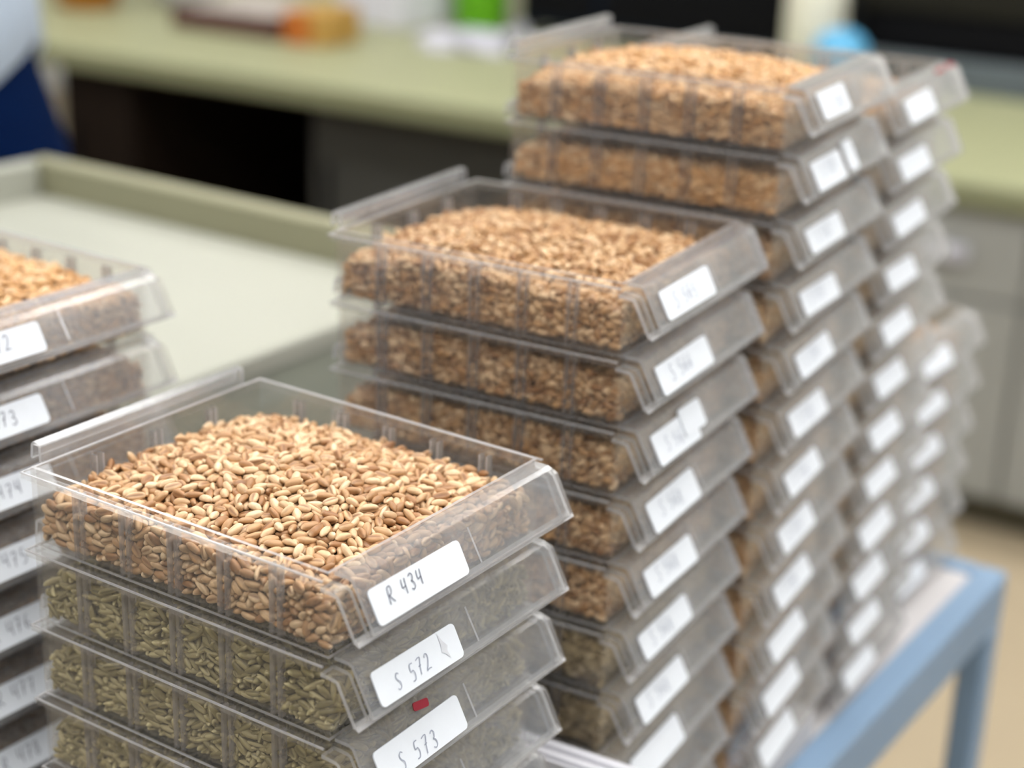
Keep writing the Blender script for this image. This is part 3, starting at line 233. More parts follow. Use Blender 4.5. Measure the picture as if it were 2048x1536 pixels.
213,153,74,80,20,37,217,200,72,2,22,17,208,209,75,45,19,39,215,244,73,40,22,2,213,276,73,45,23,3,210,289,74,33,24,8,203,349,70,77,21,29,213,355,68,21,20,18,200,387,58,28,19,3,203,447,44,76,29,2,219,450,34,89,29,16,243,22,31,27,22,13,237,24,40,8,27,1,222,48,56,50,32,15,243,69,57,88,25,14,247,114,65,78,26,11,233,152,74,42,19,22,259,163,73,79,21,37,246,206,70,68,37,35,258,224,79,28,23,22,230,250,70,16,25,26,243,284,75,41,19,36,236,296,70,48,23,19,222,341,69,17,23,36,229,359,68,23,21,34,233,386,59,23,20,33,233,419,55,88,20,38,243,448,27,53,18,17,279,20,28,81,17,13,270,23,36,42,21,12,289,33,49,28,21,29,261,17,60,52,17,23,262,102,61,29,18,6,296,100,68,22,23,30,296,174,73,84,14,19,280,185,70,48,30,16,287,205,75,25,31,37,271,241,75,21,16,36,271,269,70,42,21,19,271,286,67,47,23,34,
311,311,69,17,18,2,285,348,68,69,25,16,280,367,64,20,23,3,260,413,48,77,24,37,282,445,36,73,18,15,259,450,22,47,23,11,323,51,51,70,27,27,289,47,54,12,22,4,326,119,60,50,23,3,330,149,61,70,21,9,304,168,60,53,26,23,312,194,63,54,32,22,286,225,69,34,16,1,313,232,64,32,18,19,287,271,66,19,23,39,316,300,58,5,18,17,290,322,60,14,23,40,306,343,60,49,31,20,310,370,61,77,32,14,289,405,49,44,29,29,295,448,24,9,22,17,347,27,50,32,29,39,342,41,48,78,17,1,348,76,49,32,28,12,343,99,58,33,25,1,361,143,57,40,25,38,353,175,56,78,11,37,362,179,53,83,22,34,354,207,51,37,31,27,320,243,55,44,22,15,336,263,56,77,19,6,344,282,56,39,25,40,360,305,52,2,27,2,342,350,53,54,22,37,344,371,49,26,28,11,338,394,53,11,18,39,323,435,40,46,24,25,331,450,27,48,19,10,356,23,25,89,24,5,370,29,44,32,24,38,
386,49,37,23,24,24,358,95,47,17,27,34,367,96,43,18,24,34,377,133,45,28,19,18,381,207,46,37,18,29,362,233,46,80,21,0,383,258,48,86,10,22,373,305,43,79,28,30,369,330,45,23,12,24,376,363,53,7,12,25,355,386,42,66,15,40,362,441,31,54,26,18,347,446,30,43,23,30,366,16,21,7,18,37,383,42,30,30,19,24,385,63,27,68,15,2,383,92,38,7,12,7,383,121,27,58,25,25,375,135,31,62,21,38,385,160,27,23,24,24,386,200,25,67,17,24,386,213,29,23,27,30,381,239,26,83,28,39,379,291,31,48,26,0,385,333,26,70,30,36,378,369,28,71,28,39,378,388,24,90,27,15,379,412,21,34,13,25,380,451,31,0,14,30,10,29,33,68,25,35,16,43,30,50,23,38,13,65,31,12,22,38,9,103,33,67,30,24,10,118,30,70,24,16,12,154,31,11,15,26,10,165,26,61,8,34,18,202,35,39,25,37,16,226,30,44,26,23,22,242,30,43,25,7,18,275,37,13,26,2,
9,300,35,67,35,16,17,319,32,44,2,21,11,345,31,72,18,9,12,365,31,61,18,23,10,400,33,23,16,2,10,423,28,68,34,17,10,440,32,70,25,29,50,15,34,48,23,37,43,60,48,30,26,16,31,136,46,77,20,38,12,184,46,51,10,37,20,187,50,44,11,24,15,232,52,44,12,38,40,299,47,20,20,35,19,416,43,6,30,3,27,438,45,76,32,32,37,445,24,62,19,39,77,14,25,43,21,30,45,36,53,17,27,18,47,75,52,32,36,32,57,111,56,50,21,36,52,141,54,60,18,38,59,191,54,1,24,1,44,217,61,62,19,18,43,241,59,15,26,13,55,274,62,15,19,16,73,325,56,47,19,39,54,353,56,90,31,13,47,369,57,82,28,16,61,419,53,37,20,18,70,421,47,87,21,22,74,448,33,52,24,21,106,20,37,68,13,20,85,68,58,88,23,33,100,75,60,55,17,10,81,123,63,10,29,40,72,151,61,52,22,4,53,184,61,47,17,7,71,202,66,11,30,33,103,238,68,87,19,5,
94,235,62,44,19,36,61,268,67,38,17,34,87,298,59,9,21,2,96,323,61,55,29,34,75,361,60,50,24,23,78,408,58,10,30,7,80,431,50,85,30,12,102,435,43,6,25,19,92,450,28,42,18,4,136,18,30,33,26,38,155,47,56,64,14,13,132,81,56,7,34,20,103,106,65,75,26,27,132,152,72,50,25,39,123,161,68,89,27,20,110,205,70,44,25,39,105,216,72,7,25,1,100,255,72,89,25,36,126,285,69,68,23,8,117,279,75,12,23,15,126,336,69,69,17,21,132,349,62,63,22,20,130,419,63,13,24,24,126,400,52,55,21,18,149,24,34,4,19,40,151,35,46,9,22,20,155,64,54,29,17,8,143,88,57,49,18,5,165,91,69,64,20,1,143,147,75,74,30,21,123,174,78,65,23,2,167,192,70,82,19,24,134,205,76,9,25,27,151,236,74,44,22,5,143,276,68,2,21,11,141,308,78,2,24,23,143,329,68,69,18,13,158,354,66,63,23,20,143,406,61,20,17,18,143,422,59,74,26,17,
144,448,37,55,17,36,187,14,36,0,21,10,197,20,47,71,18,28,195,59,53,74,14,38,196,78,60,38,21,3,189,95,67,3,23,22,174,127,72,49,19,1,189,172,72,77,21,38,186,202,76,6,21,6,194,214,77,29,11,18,190,252,73,37,22,29,181,271,78,56,24,19,174,294,71,24,30,14,173,319,75,76,26,7,176,345,66,44,22,19,186,396,60,21,20,5,201,412,54,29,27,37,185,438,39,85,18,2,188,449,28,51,26,2,199,15,29,45,23,3,201,43,57,31,28,6,223,77,63,72,18,20,215,110,66,6,23,7,206,125,74,45,21,22,190,154,76,15,23,38,223,194,77,19,12,4,209,218,76,0,23,28,226,223,77,37,25,14,215,254,79,78,27,18,200,283,78,50,26,4,196,311,75,53,8,33,233,376,71,48,21,1,222,381,63,9,20,15,214,404,50,82,23,34,228,441,54,32,8,1,213,442,37,88,18,26,234,19,33,32,24,34,248,22,45,43,20,16,252,60,54,23,31,23,235,75,63,18,28,24,
267,106,68,27,27,28,254,134,74,40,27,1,246,168,74,27,23,33,248,186,74,57,20,31,253,218,73,67,21,0,234,255,77,24,24,39,253,276,73,54,23,16,240,316,78,8,22,22,246,326,75,35,20,20,236,350,66,60,21,5,242,372,59,27,21,26,255,405,53,34,29,24,250,447,34,56,22,30,268,15,28,3,17,17,265,66,52,56,22,3,255,99,65,80,20,2,286,112,65,31,22,15,266,154,68,0,19,3,279,176,74,44,21,6,272,196,67,36,23,26,277,217,70,1,20,21,288,235,66,75,28,19,270,279,74,4,16,35,258,297,68,76,25,6,280,315,67,9,24,21,263,356,63,78,16,19,270,386,61,2,21,15,275,421,54,78,20,16,267,439,47,36,9,4,267,448,29,52,25,5,284,23,42,82,11,36,295,59,51,37,25,19,323,71,55,84,18,2,307,111,60,8,26,2,307,125,60,80,26,27,321,160,61,8,20,3,290,188,66,31,21,23,323,205,68,41,21,16,335,228,65,84,20,21,334,248,69,46,20,36,
299,285,65,46,15,28,316,336,60,49,26,21,302,353,62,15,23,24,313,401,55,65,16,11,304,396,54,69,20,1,309,433,45,87,22,17,297,442,30,17,19,3,333,15,27,88,23,6,324,25,40,36,25,27,330,52,47,70,22,28,331,96,54,8,28,1,320,110,54,72,18,21,348,143,52,70,18,2,348,160,57,76,17,17,344,207,58,75,25,1,329,211,58,38,21,20,349,255,55,46,28,15,327,263,62,76,16,23,349,294,59,21,12,34,334,323,52,73,28,21,343,365,57,54,33,20,329,365,54,55,20,0,338,386,58,86,25,36,335,434,46,63,33,38,324,443,35,52,21,11,362,15,29,48,32,35,376,37,46,75,24,34,375,58,42,65,17,14,375,80,47,85,21,26,362,109,48,90,13,18,358,146,45,10,27,19,352,159,47,5,24,19,372,200,44,19,28,2,374,219,42,28,20,22,363,228,54,11,20,19,371,269,45,28,19,31,354,292,47,42,23,38,364,323,47,33,21,0,368,352,49,70,30,33,355,362,48,1,15,37,
358,433,38,55,19,24,363,450,27,87,27,15,382,28,25,11,27,9,382,63,36,10,15,4,376,122,35,45,20,40,383,158,35,15,18,1,381,169,31,55,26,16,377,204,29,68,33,24,385,231,31,63,29,17,379,246,34,86,24,11,378,272,32,88,18,8,380,301,33,53,16,17,385,350,33,68,22,32,380,365,36,38,24,16,384,389,31,17,26,24,380,410,30,9,25,25,374,440,33,11,27,5,16,15,33,48,35,23,13,43,38,55,20,18,15,67,38,5,26,39,10,94,37,19,14,36,16,122,36,85,28,3,9,143,34,20,12,9,11,173,31,31,27,9,9,210,38,68,14,16,15,217,29,48,28,9,12,245,36,13,22,3,9,281,38,67,15,10,18,294,37,63,21,35,9,318,39,67,26,30,10,350,39,21,26,4,14,376,35,89,13,37,12,386,37,83,11,39,15,414,30,53,21,10,19,436,32,68,27,3,45,26,35,82,20,32,28,50,47,47,12,30,28,64,50,81,26,35,32,98,47,80,22,35,30,123,53,18,25,17,
22,132,54,56,17,20,21,162,53,47,12,21,18,207,53,61,4,8,31,241,49,18,32,38,32,294,50,73,20,28,26,329,53,46,17,26,28,345,50,11,22,39,25,380,44,81,8,3,28,402,44,61,24,21,39,430,42,18,13,19,43,442,29,2,32,18,58,26,31,28,19,19,51,55,54,62,21,24,51,93,47,88,21,32,42,103,51,84,36,15,69,146,55,47,23,38,56,173,53,50,23,13,63,197,60,55,22,0,32,247,66,39,21,30,41,257,58,30,15,9,60,263,56,54,25,1,47,294,60,5,24,18,12,351,62,32,24,28,51,345,53,82,27,28,66,372,53,62,23,1,57,409,52,27,9,8,53,434,43,24,6,18,70,447,40,34,21,28,94,20,32,69,17,0,88,55,50,33,18,26,95,82,61,58,18,37,97,119,60,79,22,19,66,105,65,4,18,40,88,172,62,6,25,19,87,201,65,85,25,19,93,233,70,72,27,33,80,252,61,85,26,35,68,255,68,28,16,6,82,289,63,88,18,14,80,328,63,22,17,37,
74,347,66,58,21,29,105,398,64,13,27,0,101,419,54,33,21,3,76,441,52,83,42,39,101,450,33,0,33,1,131,27,34,48,23,3,132,23,51,43,27,32,114,39,56,26,25,22,128,89,61,54,21,27,113,98,66,61,14,31,130,152,79,68,22,19,97,175,68,89,29,34,133,182,72,29,27,1,119,227,74,46,22,21,132,240,72,32,24,10,115,270,69,51,23,18,118,317,69,70,23,15,115,337,67,22,25,21,108,361,67,50,23,2,131,378,66,11,26,37,124,395,61,78,22,2,125,450,27,49,31,15,156,16,38,51,24,15,164,38,50,78,23,30,173,23,56,54,11,12,152,82,59,17,21,19,158,95,64,65,17,34,139,137,71,79,32,20,156,162,73,86,20,8,148,200,72,44,26,20,134,228,77,78,22,29,143,245,75,88,18,5,137,271,74,78,23,3,157,283,69,73,30,25,153,330,71,65,22,40,149,353,72,28,19,8,153,400,62,44,14,31,169,404,52,22,25,1,169,450,39,50,36,15,179,22,37,10,25,7,
192,33,51,61,25,27,177,83,60,48,27,35,176,80,67,56,23,21,194,141,73,23,24,3,159,181,79,56,16,25,183,182,77,82,20,3,174,210,71,62,24,16,189,243,75,36,24,27,174,259,75,82,21,34,190,289,74,75,2,1,182,328,71,63,23,16,183,367,64,11,22,21,193,376,61,68,20,34,188,425,53,69,23,31,188,448,36,55,29,2,213,17,33,36,21,29,212,91,66,53,24,24,209,117,68,48,21,7,226,121,76,87,24,26,223,179,71,35,28,15,201,184,74,37,17,26,209,228,80,83,27,20,201,255,78,38,24,20,196,270,78,77,19,24,220,293,77,74,25,22,222,323,78,67,24,18,216,349,74,60,26,36,250,424,58,6,25,9,214,418,53,37,25,4,203,438,54,30,12,5,217,450,43,45,18,21,248,17,38,52,22,35,253,26,51,40,21,23,233,88,65,55,31,24,242,101,68,73,26,6,245,129,68,28,23,0,230,174,79,18,24,38,245,196,75,55,21,20,238,215,73,51,20,2,283,239,74,78,20,19,
230,274,76,27,14,36,230,296,77,22,25,1,232,337,72,51,18,18,234,374,64,25,19,19,247,388,61,43,29,9,242,400,52,56,25,29,235,447,39,78,27,21,264,14,37,90,25,16,269,31,50,16,24,32,278,52,48,35,25,19,290,91,61,63,24,4,280,101,65,88,20,2,280,149,65,4,32,35,284,162,72,77,27,3,269,188,71,49,32,22,281,229,78,35,25,27,272,253,73,85,24,21,298,267,69,39,17,20,271,298,68,59,21,21,303,301,70,38,30,20,275,344,66,67,22,15,264,380,66,85,24,21,296,17,28,7,24,17,313,28,46,55,20,30,295,36,55,66,23,6,305,95,63,38,25,0,328,83,60,72,24,38,320,126,64,41,32,23,318,179,69,10,21,37,301,191,66,80,23,3,308,215,64,32,27,20,306,252,66,76,21,1,329,286,64,88,17,17,302,296,61,7,18,29,312,335,67,67,28,18,320,355,66,13,22,16,295,393,61,11,25,38,282,401,54,46,30,36,329,436,54,18,25,34,291,448,34,19,37,8,
326,14,35,90,20,36,336,27,44,34,34,17,351,46,51,86,23,14,366,73,56,30,25,24,356,133,59,90,22,19,342,141,58,22,24,25,374,203,60,45,24,24,353,196,58,22,21,11,334,211,65,88,22,26,338,243,56,35,19,22,357,279,60,74,26,30,327,301,54,8,18,19,343,313,52,22,5,38,337,373,60,12,22,20,352,383,51,52,22,5,356,421,50,43,31,10,344,428,46,7,28,39,329,451,41,90,19,16,357,19,35,15,30,32,361,26,48,22,25,19,368,61,45,13,19,27,364,86,53,89,3,36,369,134,51,66,27,10,367,140,45,63,23,4,365,167,47,34,25,37,365,205,51,21,12,29,357,215,48,31,20,14,370,257,51,40,20,20,356,278,52,63,20,23,373,291,44,26,21,5,376,319,47,68,25,34,343,334,59,48,28,10,368,375,45,72,37,32,372,432,43,37,27,6,345,450,36,0,23,24,384,20,34,16,28,31,371,36,36,3,17,21,379,71,29,57,20,34,384,107,42,72,20,39,386,123,41,67,14,16,
385,148,37,18,12,2,381,175,38,54,28,16,375,191,30,73,25,15,385,226,38,22,16,4,381,238,39,55,23,9,380,263,37,38,25,10,385,297,39,68,24,4,375,328,36,88,19,26,385,353,41,22,21,21,383,374,41,30,27,6,382,400,33,57,20,35,379,419,33,34,30,32,383,445,38,77,26,16,11,21,39,19,22,18,16,51,43,2,25,37,20,66,44,50,19,1,13,84,39,10,25,23,14,110,41,9,28,39,9,136,41,68,30,30,15,178,38,38,19,2,11,193,39,18,20,35,16,221,37,88,20,3,12,247,45,33,16,19,17,282,44,44,18,11,13,291,45,41,34,12,12,317,47,12,28,16,11,348,47,64,24,20,9,372,40,23,16,4,20,399,37,38,18,33,16,422,35,7,27,1,32,450,33,46,18,37,29,32,43,3,23,11,35,72,52,43,16,20,43,87,49,86,27,26,38,118,50,65,18,37,23,152,53,56,19,12,20,175,50,30,17,28,36,210,54,63,28,19,38,213,47,61,26,40,39,248,50,36,24,21,
21,274,50,21,20,7,32,307,50,10,39,1,29,320,54,85,31,35,28,359,54,26,24,35,37,379,49,14,16,20,25,390,48,38,11,25,27,414,48,58,13,2,48,450,33,47,17,3,67,18,33,13,31,38,60,30,45,50,23,3,73,50,52,49,27,36,56,79,53,70,17,35,46,115,59,54,28,17,71,139,60,44,21,18,51,155,57,36,16,7,50,199,61,8,6,18,55,217,62,43,12,0,54,252,59,45,19,34,45,268,56,24,15,4,48,320,64,39,28,10,51,314,59,2,26,4,61,343,58,38,19,39,58,362,60,48,20,2,62,391,54,88,19,35,51,448,53,80,20,23,62,440,40,40,16,39,88,24,40,34,21,18,106,29,44,67,25,20,97,57,53,79,24,1,72,65,60,4,13,38,98,98,62,89,34,23,88,145,66,83,24,21,70,188,65,43,26,21,93,183,65,85,29,36,93,206,70,80,21,19,90,244,64,2,25,27,100,262,67,1,23,30,90,309,69,20,29,34,81,315,64,51,22,6,93,364,70,3,22,16,
84,397,59,32,28,40,88,423,52,63,25,18,100,425,46,5,27,25,131,16,38,7,23,8,117,41,47,48,22,34,142,38,59,75,16,20,126,68,64,58,23,29,107,115,68,37,20,20,94,137,71,51,20,31,105,182,70,39,20,21,116,196,72,7,21,12,105,229,75,10,19,8,127,254,73,84,24,36,111,263,74,45,21,25,113,285,70,7,28,2,106,335,73,62,21,12,120,358,64,63,18,39,110,379,66,66,20,32,132,418,52,5,19,20,136,439,50,50,25,38,129,448,37,81,25,5,144,15,43,31,42,2,144,29,53,69,22,32,154,59,61,33,18,36,158,76,62,60,20,27,150,105,65,46,20,34,161,132,72,22,22,22,156,176,73,3,26,22,134,189,77,65,16,1,156,225,76,70,29,24,147,258,74,41,24,10,159,264,77,62,16,20,138,283,74,87,24,3,162,326,73,19,23,1,157,343,74,62,16,34,157,371,67,53,29,37,154,406,56,53,24,26,159,447,40,78,21,20,171,15,47,38,40,20,180,41,48,2,23,21,
201,70,54,50,19,17,189,62,60,67,24,23,189,124,76,77,21,33,152,154,75,81,25,26,169,177,75,62,25,1,173,194,77,43,20,3,180,209,78,56,24,16,183,237,78,38,27,11,168,269,81,75,21,39,176,303,76,77,25,5,176,332,78,28,22,18,194,379,68,86,22,27,175,384,62,16,24,35,192,443,60,74,21,20,166,435,49,58,20,5,187,450,45,42,29,24,203,19,40,66,31,38,217,18,50,31,29,5,216,55,56,5,26,37,234,55,64,23,21,38,193,107,69,53,24,15,201,139,80,73,21,23,213,174,76,40,26,31,216,183,75,84,14,40,221,211,76,17,27,35,211,242,80,87,20,18,216,272,80,3,20,17,211,311,77,2,24,30,192,352,74,74,20,18,220,370,67,63,25,29,208,380,66,38,26,7,237,439,60,53,26,24,214,431,50,52,19,35,227,446,46,13,19,35,239,14,45,90,20,16,237,34,52,45,16,14,232,60,57,53,19,24,249,73,65,58,24,26,262,117,72,51,22,25,236,127,70,22,16,7,
258,173,78,31,27,40,238,202,78,67,11,3,255,205,78,9,32,20,246,234,75,45,25,21,242,262,74,73,19,6,223,303,82,26,24,22,264,324,75,8,20,24,253,342,69,68,29,8,242,383,66,82,20,2,248,398,59,4,23,37,253,450,43,47,25,11,278,16,43,87,19,38,279,36,49,25,17,8,280,55,57,46,18,3,261,70,63,3,19,12,268,92,68,15,34,35,311,126,69,55,26,24,270,168,75,31,26,37,261,183,74,35,29,29,283,197,73,79,18,1,282,259,75,26,25,12,264,263,76,89,27,7,308,291,68,44,23,19,270,318,71,2,18,37,270,357,70,40,23,16,265,365,64,38,21,31,272,411,52,82,22,2,276,431,48,46,23,39,266,449,41,25,39,5,307,14,35,90,19,4,295,40,47,70,28,6,313,46,54,38,25,39,307,76,57,40,27,33,311,116,66,51,17,31,319,150,65,48,29,8,302,174,67,15,21,30,308,196,71,24,25,24,299,211,67,30,23,13,301,257,72,44,29,0,294,265,62,12,22,12,
330,305,64,11,32,39,303,320,63,72,18,30,332,346,64,58,18,17,299,369,64,31,24,25,295,414,57,14,20,19,296,443,53,77,24,1,301,448,39,79,30,35,322,15,43,45,26,14,327,34,45,71,17,0,334,43,53,53,23,30,334,85,50,33,24,32,338,126,54,46,26,32,375,139,58,26,19,23,362,156,61,68,23,2,322,196,61,59,23,34,350,218,55,9,17,0,335,234,58,36,23,32,352,261,62,48,27,1,333,289,58,1,16,24,334,316,64,38,22,14,332,339,58,54,23,23,332,379,54,84,28,2,328,418,52,10,19,18,326,427,47,69,24,0,314,442,41,7,20,3,365,15,43,5,6,38,353,33,44,22,25,19,360,65,48,56,26,26,349,100,47,15,21,18,362,123,49,29,27,29,364,152,50,24,26,17,380,163,51,52,22,36,362,192,51,50,23,8,368,216,48,70,27,3,363,242,51,43,27,13,374,279,50,36,13,13,366,294,51,28,30,19,379,330,53,40,23,2,362,337,51,18,28,27,376,377,51,19,28,1,
360,399,46,52,33,3,364,426,43,41,18,11,360,448,37,9,21,17,375,20,33,19,17,24,374,48,38,59,15,1,379,74,37,47,22,39,378,89,45,35,32,18,382,113,51,86,11,14,379,141,39,31,19,19,376,166,42,58,30,7,377,191,38,44,18,4,385,214,41,26,15,23,375,239,47,58,16,35,383,270,42,11,31,21,384,293,46,73,24,37,379,319,39,43,20,1,384,340,45,26,17,22,378,368,44,70,24,14,383,407,41,15,21,31,377,430,35,10,24,38,382,436,43,81,16,40,18,19,44,15,28,20,18,38,43,15,23,16,12,69,50,13,24,25,12,89,46,58,15,18,18,149,41,24,27,20,9,163,39,23,23,16,10,207,50,64,26,30,14,218,45,81,24,3,11,254,54,63,25,3,12,276,49,31,11,2,13,302,45,80,26,0,20,309,48,2,29,4,11,331,47,17,24,32,13,363,44,11,22,9,14,394,42,82,23,34,16,432,39,9,20,38,10,444,41,22,18,18,29,15,44,0,34,7,26,40,48,6,31,20,
34,55,54,46,27,8,29,81,58,34,28,9,28,101,56,12,29,28,38,135,54,81,18,25,10,183,60,27,9,38,31,187,50,71,18,29,25,213,53,73,31,10,20,256,49,23,16,22,27,286,54,76,21,20,40,310,54,67,11,18,37,351,57,83,35,37,38,367,49,89,21,17,36,398,45,64,29,0,35,420,50,8,35,6,41,450,42,3,14,34,77,17,39,38,26,16,69,39,48,37,23,0,75,60,53,87,13,23,51,85,57,66,17,35,43,101,61,8,23,19,53,164,62,84,28,32,34,183,59,58,17,20,23,202,62,65,19,28,52,243,63,82,33,16,35,308,63,57,26,24,65,283,67,66,18,19,66,316,61,46,18,21,72,336,61,13,23,4,72,377,60,34,22,23,59,401,57,5,23,14,81,447,44,68,36,30,97,21,44,72,26,23,97,39,47,19,28,37,102,66,55,78,19,4,108,66,61,22,29,38,91,125,67,80,23,37,60,135,66,80,26,1,89,162,64,9,24,13,79,178,66,43,23,2,68,232,70,50,21,38,
85,254,68,39,19,25,78,264,68,3,22,16,79,306,66,59,30,5,91,332,63,62,21,16,89,351,67,34,21,1,60,389,62,85,19,12,89,403,54,27,24,6,105,441,54,69,36,13,90,445,44,65,30,17,128,23,42,50,25,18,124,33,50,42,20,23,103,33,59,62,24,19,119,72,64,15,24,11,132,107,68,53,20,15,99,147,71,42,22,29,115,174,73,21,21,2,93,194,72,35,26,1,92,216,75,60,12,29,111,248,72,60,22,8,106,252,78,59,24,37,116,305,72,33,24,14,134,330,75,19,20,40,111,350,71,84,22,18,117,392,66,76,24,2,132,411,57,51,27,12,120,434,52,41,22,18,127,447,45,78,25,39,147,23,44,47,17,12,156,27,49,10,28,6,172,39,55,30,20,21,148,91,64,18,27,19,148,114,71,11,22,5,150,123,76,50,27,34,143,166,75,12,18,32,155,188,74,59,23,19,146,215,75,2,31,13,132,270,81,16,18,8,152,271,74,13,22,11,148,287,77,73,24,6,144,322,77,1,25,37,
140,366,68,13,19,22,162,382,65,52,26,29,167,406,59,18,22,21,148,437,52,68,33,12,148,446,45,13,21,24,184,15,44,3,23,3,180,32,47,48,20,19,181,44,62,63,29,12,185,72,66,20,27,16,167,108,67,76,16,17,179,142,75,63,19,12,179,169,77,48,25,21,188,189,81,79,20,26,190,227,80,50,25,23,168,252,80,87,23,1,188,259,82,4,21,23,181,306,81,30,22,8,193,323,75,30,30,8,180,356,69,8,25,2,196,402,65,15,22,32,194,424,60,23,17,15,194,438,48,6,24,35,179,442,45,88,19,23,212,14,42,90,28,36,208,34,54,9,25,23,220,65,61,73,19,35,230,78,70,56,18,21,221,102,71,5,25,21,225,131,76,43,24,19,210,165,76,80,9,39,197,199,80,17,21,35,228,208,80,24,18,14,195,250,83,27,11,19,204,273,83,27,23,22,202,303,76,42,29,36,203,321,74,30,19,3,228,346,75,13,28,17,224,395,65,44,22,39,243,431,59,54,27,19,197,429,54,74,25,17,
212,441,47,86,29,40,228,21,47,53,27,5,224,38,54,10,27,24,244,53,56,71,20,37,255,87,66,85,19,36,285,73,63,78,20,15,244,155,76,34,20,1,254,160,79,74,24,23,253,193,80,49,19,24,266,233,78,83,20,37,258,243,76,47,28,34,243,274,77,41,31,19,262,302,75,38,21,38,234,330,79,69,24,1,242,368,67,16,17,14,241,403,65,62,19,4,234,409,56,39,25,22,246,415,52,56,22,25,239,446,46,14,22,12,265,20,44,59,20,19,269,52,53,80,17,39,263,41,56,90,24,22,300,61,62,4,31,14,275,112,67,32,30,19,288,148,70,60,11,38,298,149,71,23,26,14,263,197,74,60,29,19,272,223,75,88,21,4,300,233,72,36,26,34,266,271,77,87,24,21,294,296,71,34,29,34,280,327,72,81,27,40,283,370,72,25,24,31,286,415,61,9,20,18,272,405,58,90,19,36,288,436,53,72,25,11,275,445,41,67,29,30,306,19,41,5,21,4,308,42,45,18,15,20,312,58,56,87,16,22,
340,54,59,78,27,12,351,104,61,75,20,40,314,140,64,89,9,35,310,178,74,60,24,37,295,202,71,49,30,30,316,220,66,81,22,0,321,231,69,76,24,22,303,276,66,4,26,19,314,276,71,27,27,30,304,344,68,53,28,5,294,353,67,22,26,18,311,387,61,45,23,33,305,416,55,62,25,34,287,424,56,86,26,8,296,442,45,42,17,13,312,15,49,47,26,36,336,33,50,71,13,26,330,50,57,63,14,15,354,75,58,37,26,4,340,114,58,21,15,21,334,131,61,72,18,25,351,182,61,2,21,20,336,200,60,79,29,15,346,224,60,7,18,32,350,234,61,88,21,24,336,278,60,83,17,28,329,296,61,4,18,25,335,325,61,36,19,14,346,356,60,47,26,23,351,376,57,50,26,11,333,407,53,43,26,18,340,447,51,77,15,39,307,446,46,64,14,3,348,18,42,56,18,34,371,47,52,69,17,5,365,45,46,17,27,18,364,98,53,11,27,17,371,125,57,1,21,30,376,149,52,57,27,2,353,168,51,46,27,14,
374,185,53,24,24,21,385,235,57,69,39,16,357,249,54,7,20,6,364,273,53,68,22,29,359,291,55,29,28,39,371,326,57,2,14,17,357,343,56,60,15,13,360,373,52,37,29,38,368,387,49,4,18,27,374,419,45,7,24,7,365,442,46,36,30,38,384,32,40,64,28,21,381,48,44,64,25,23,380,69,45,82,20,20,385,98,50,70,22,5,379,122,50,47,21,37,385,140,45,69,28,24,385,160,45,22,31,22,382,194,44,9,30,15,386,209,53,20,32,31,383,250,44,84,7,7,386,274,49,23,26,16,378,291,51,28,20,17,385,309,45,25,27,32,385,362,49,23,20,8,385,383,47,22,25,7,383,392,39,14,20,37,386,423,38,21,32,10,371,446,41,15,16,25,10,24,48,71,16,18,10,36,50,71,15,24,17,79,54,43,19,34,20,92,49,62,14,19,10,121,45,23,24,20,18,140,49,10,23,4,13,172,45,78,23,32,13,196,48,55,23,17,14,222,53,85,30,33,12,241,54,42,8,11,11,268,53,31,11,16,
17,298,51,85,27,39,21,320,50,83,33,16,19,358,50,29,20,39,12,386,47,31,22,1,15,404,46,86,17,1,27,426,43,1,16,37,27,446,41,60,29,1,42,17,40,34,31,19,39,44,48,68,26,39,30,41,55,84,28,17,34,93,56,51,17,0,38,125,58,37,16,2,30,146,54,7,27,33,26,177,56,27,25,14,37,196,53,51,19,17,31,222,55,26,10,16,27,252,54,65,23,39,29,270,53,14,29,0,45,286,55,54,19,15,28,313,59,2,27,14,34,337,56,45,28,9,27,374,57,16,27,27,33,395,52,75,28,40,10,437,49,22,18,12,38,441,41,37,13,7,68,16,45,40,30,35,79,19,46,76,16,29,64,53,56,50,26,36,53,100,56,50,27,15,64,117,62,34,21,36,54,145,61,6,26,1,71,169,61,51,24,14,34,202,60,53,25,15,63,224,64,40,23,25,52,234,66,45,26,40,42,280,64,63,23,36,67,303,64,17,27,15,49,328,57,76,21,13,47,341,61,82,19,8,65,411,59,88,30,22,
77,424,56,71,32,24,65,434,48,51,34,32,59,449,47,3,21,19,103,15,50,41,12,15,103,25,51,89,25,38,87,45,57,72,17,38,89,93,61,41,16,29,89,113,67,32,22,18,73,155,69,45,23,38,64,157,62,53,19,11,69,173,71,43,23,2,83,217,73,17,21,25,75,244,69,9,19,13,93,291,71,54,21,26,85,297,67,47,24,26,95,335,69,32,20,37,60,359,66,44,20,8,99,369,64,77,30,32,96,411,54,34,30,3,98,433,54,55,35,19,101,446,42,59,27,5,115,16,41,80,35,31,135,33,54,21,30,2,81,36,57,74,20,11,124,95,66,8,23,33,121,111,70,21,12,38,112,134,70,45,18,27,98,166,70,4,30,26,106,175,75,66,30,26,125,241,79,18,21,8,116,240,74,20,17,35,149,303,82,10,22,36,115,292,75,47,19,23,121,341,75,6,23,2,128,355,68,63,20,30,136,392,62,66,28,21,138,393,54,87,25,20,116,439,59,51,20,34,118,444,49,70,29,1,180,15,60,48,22,25,
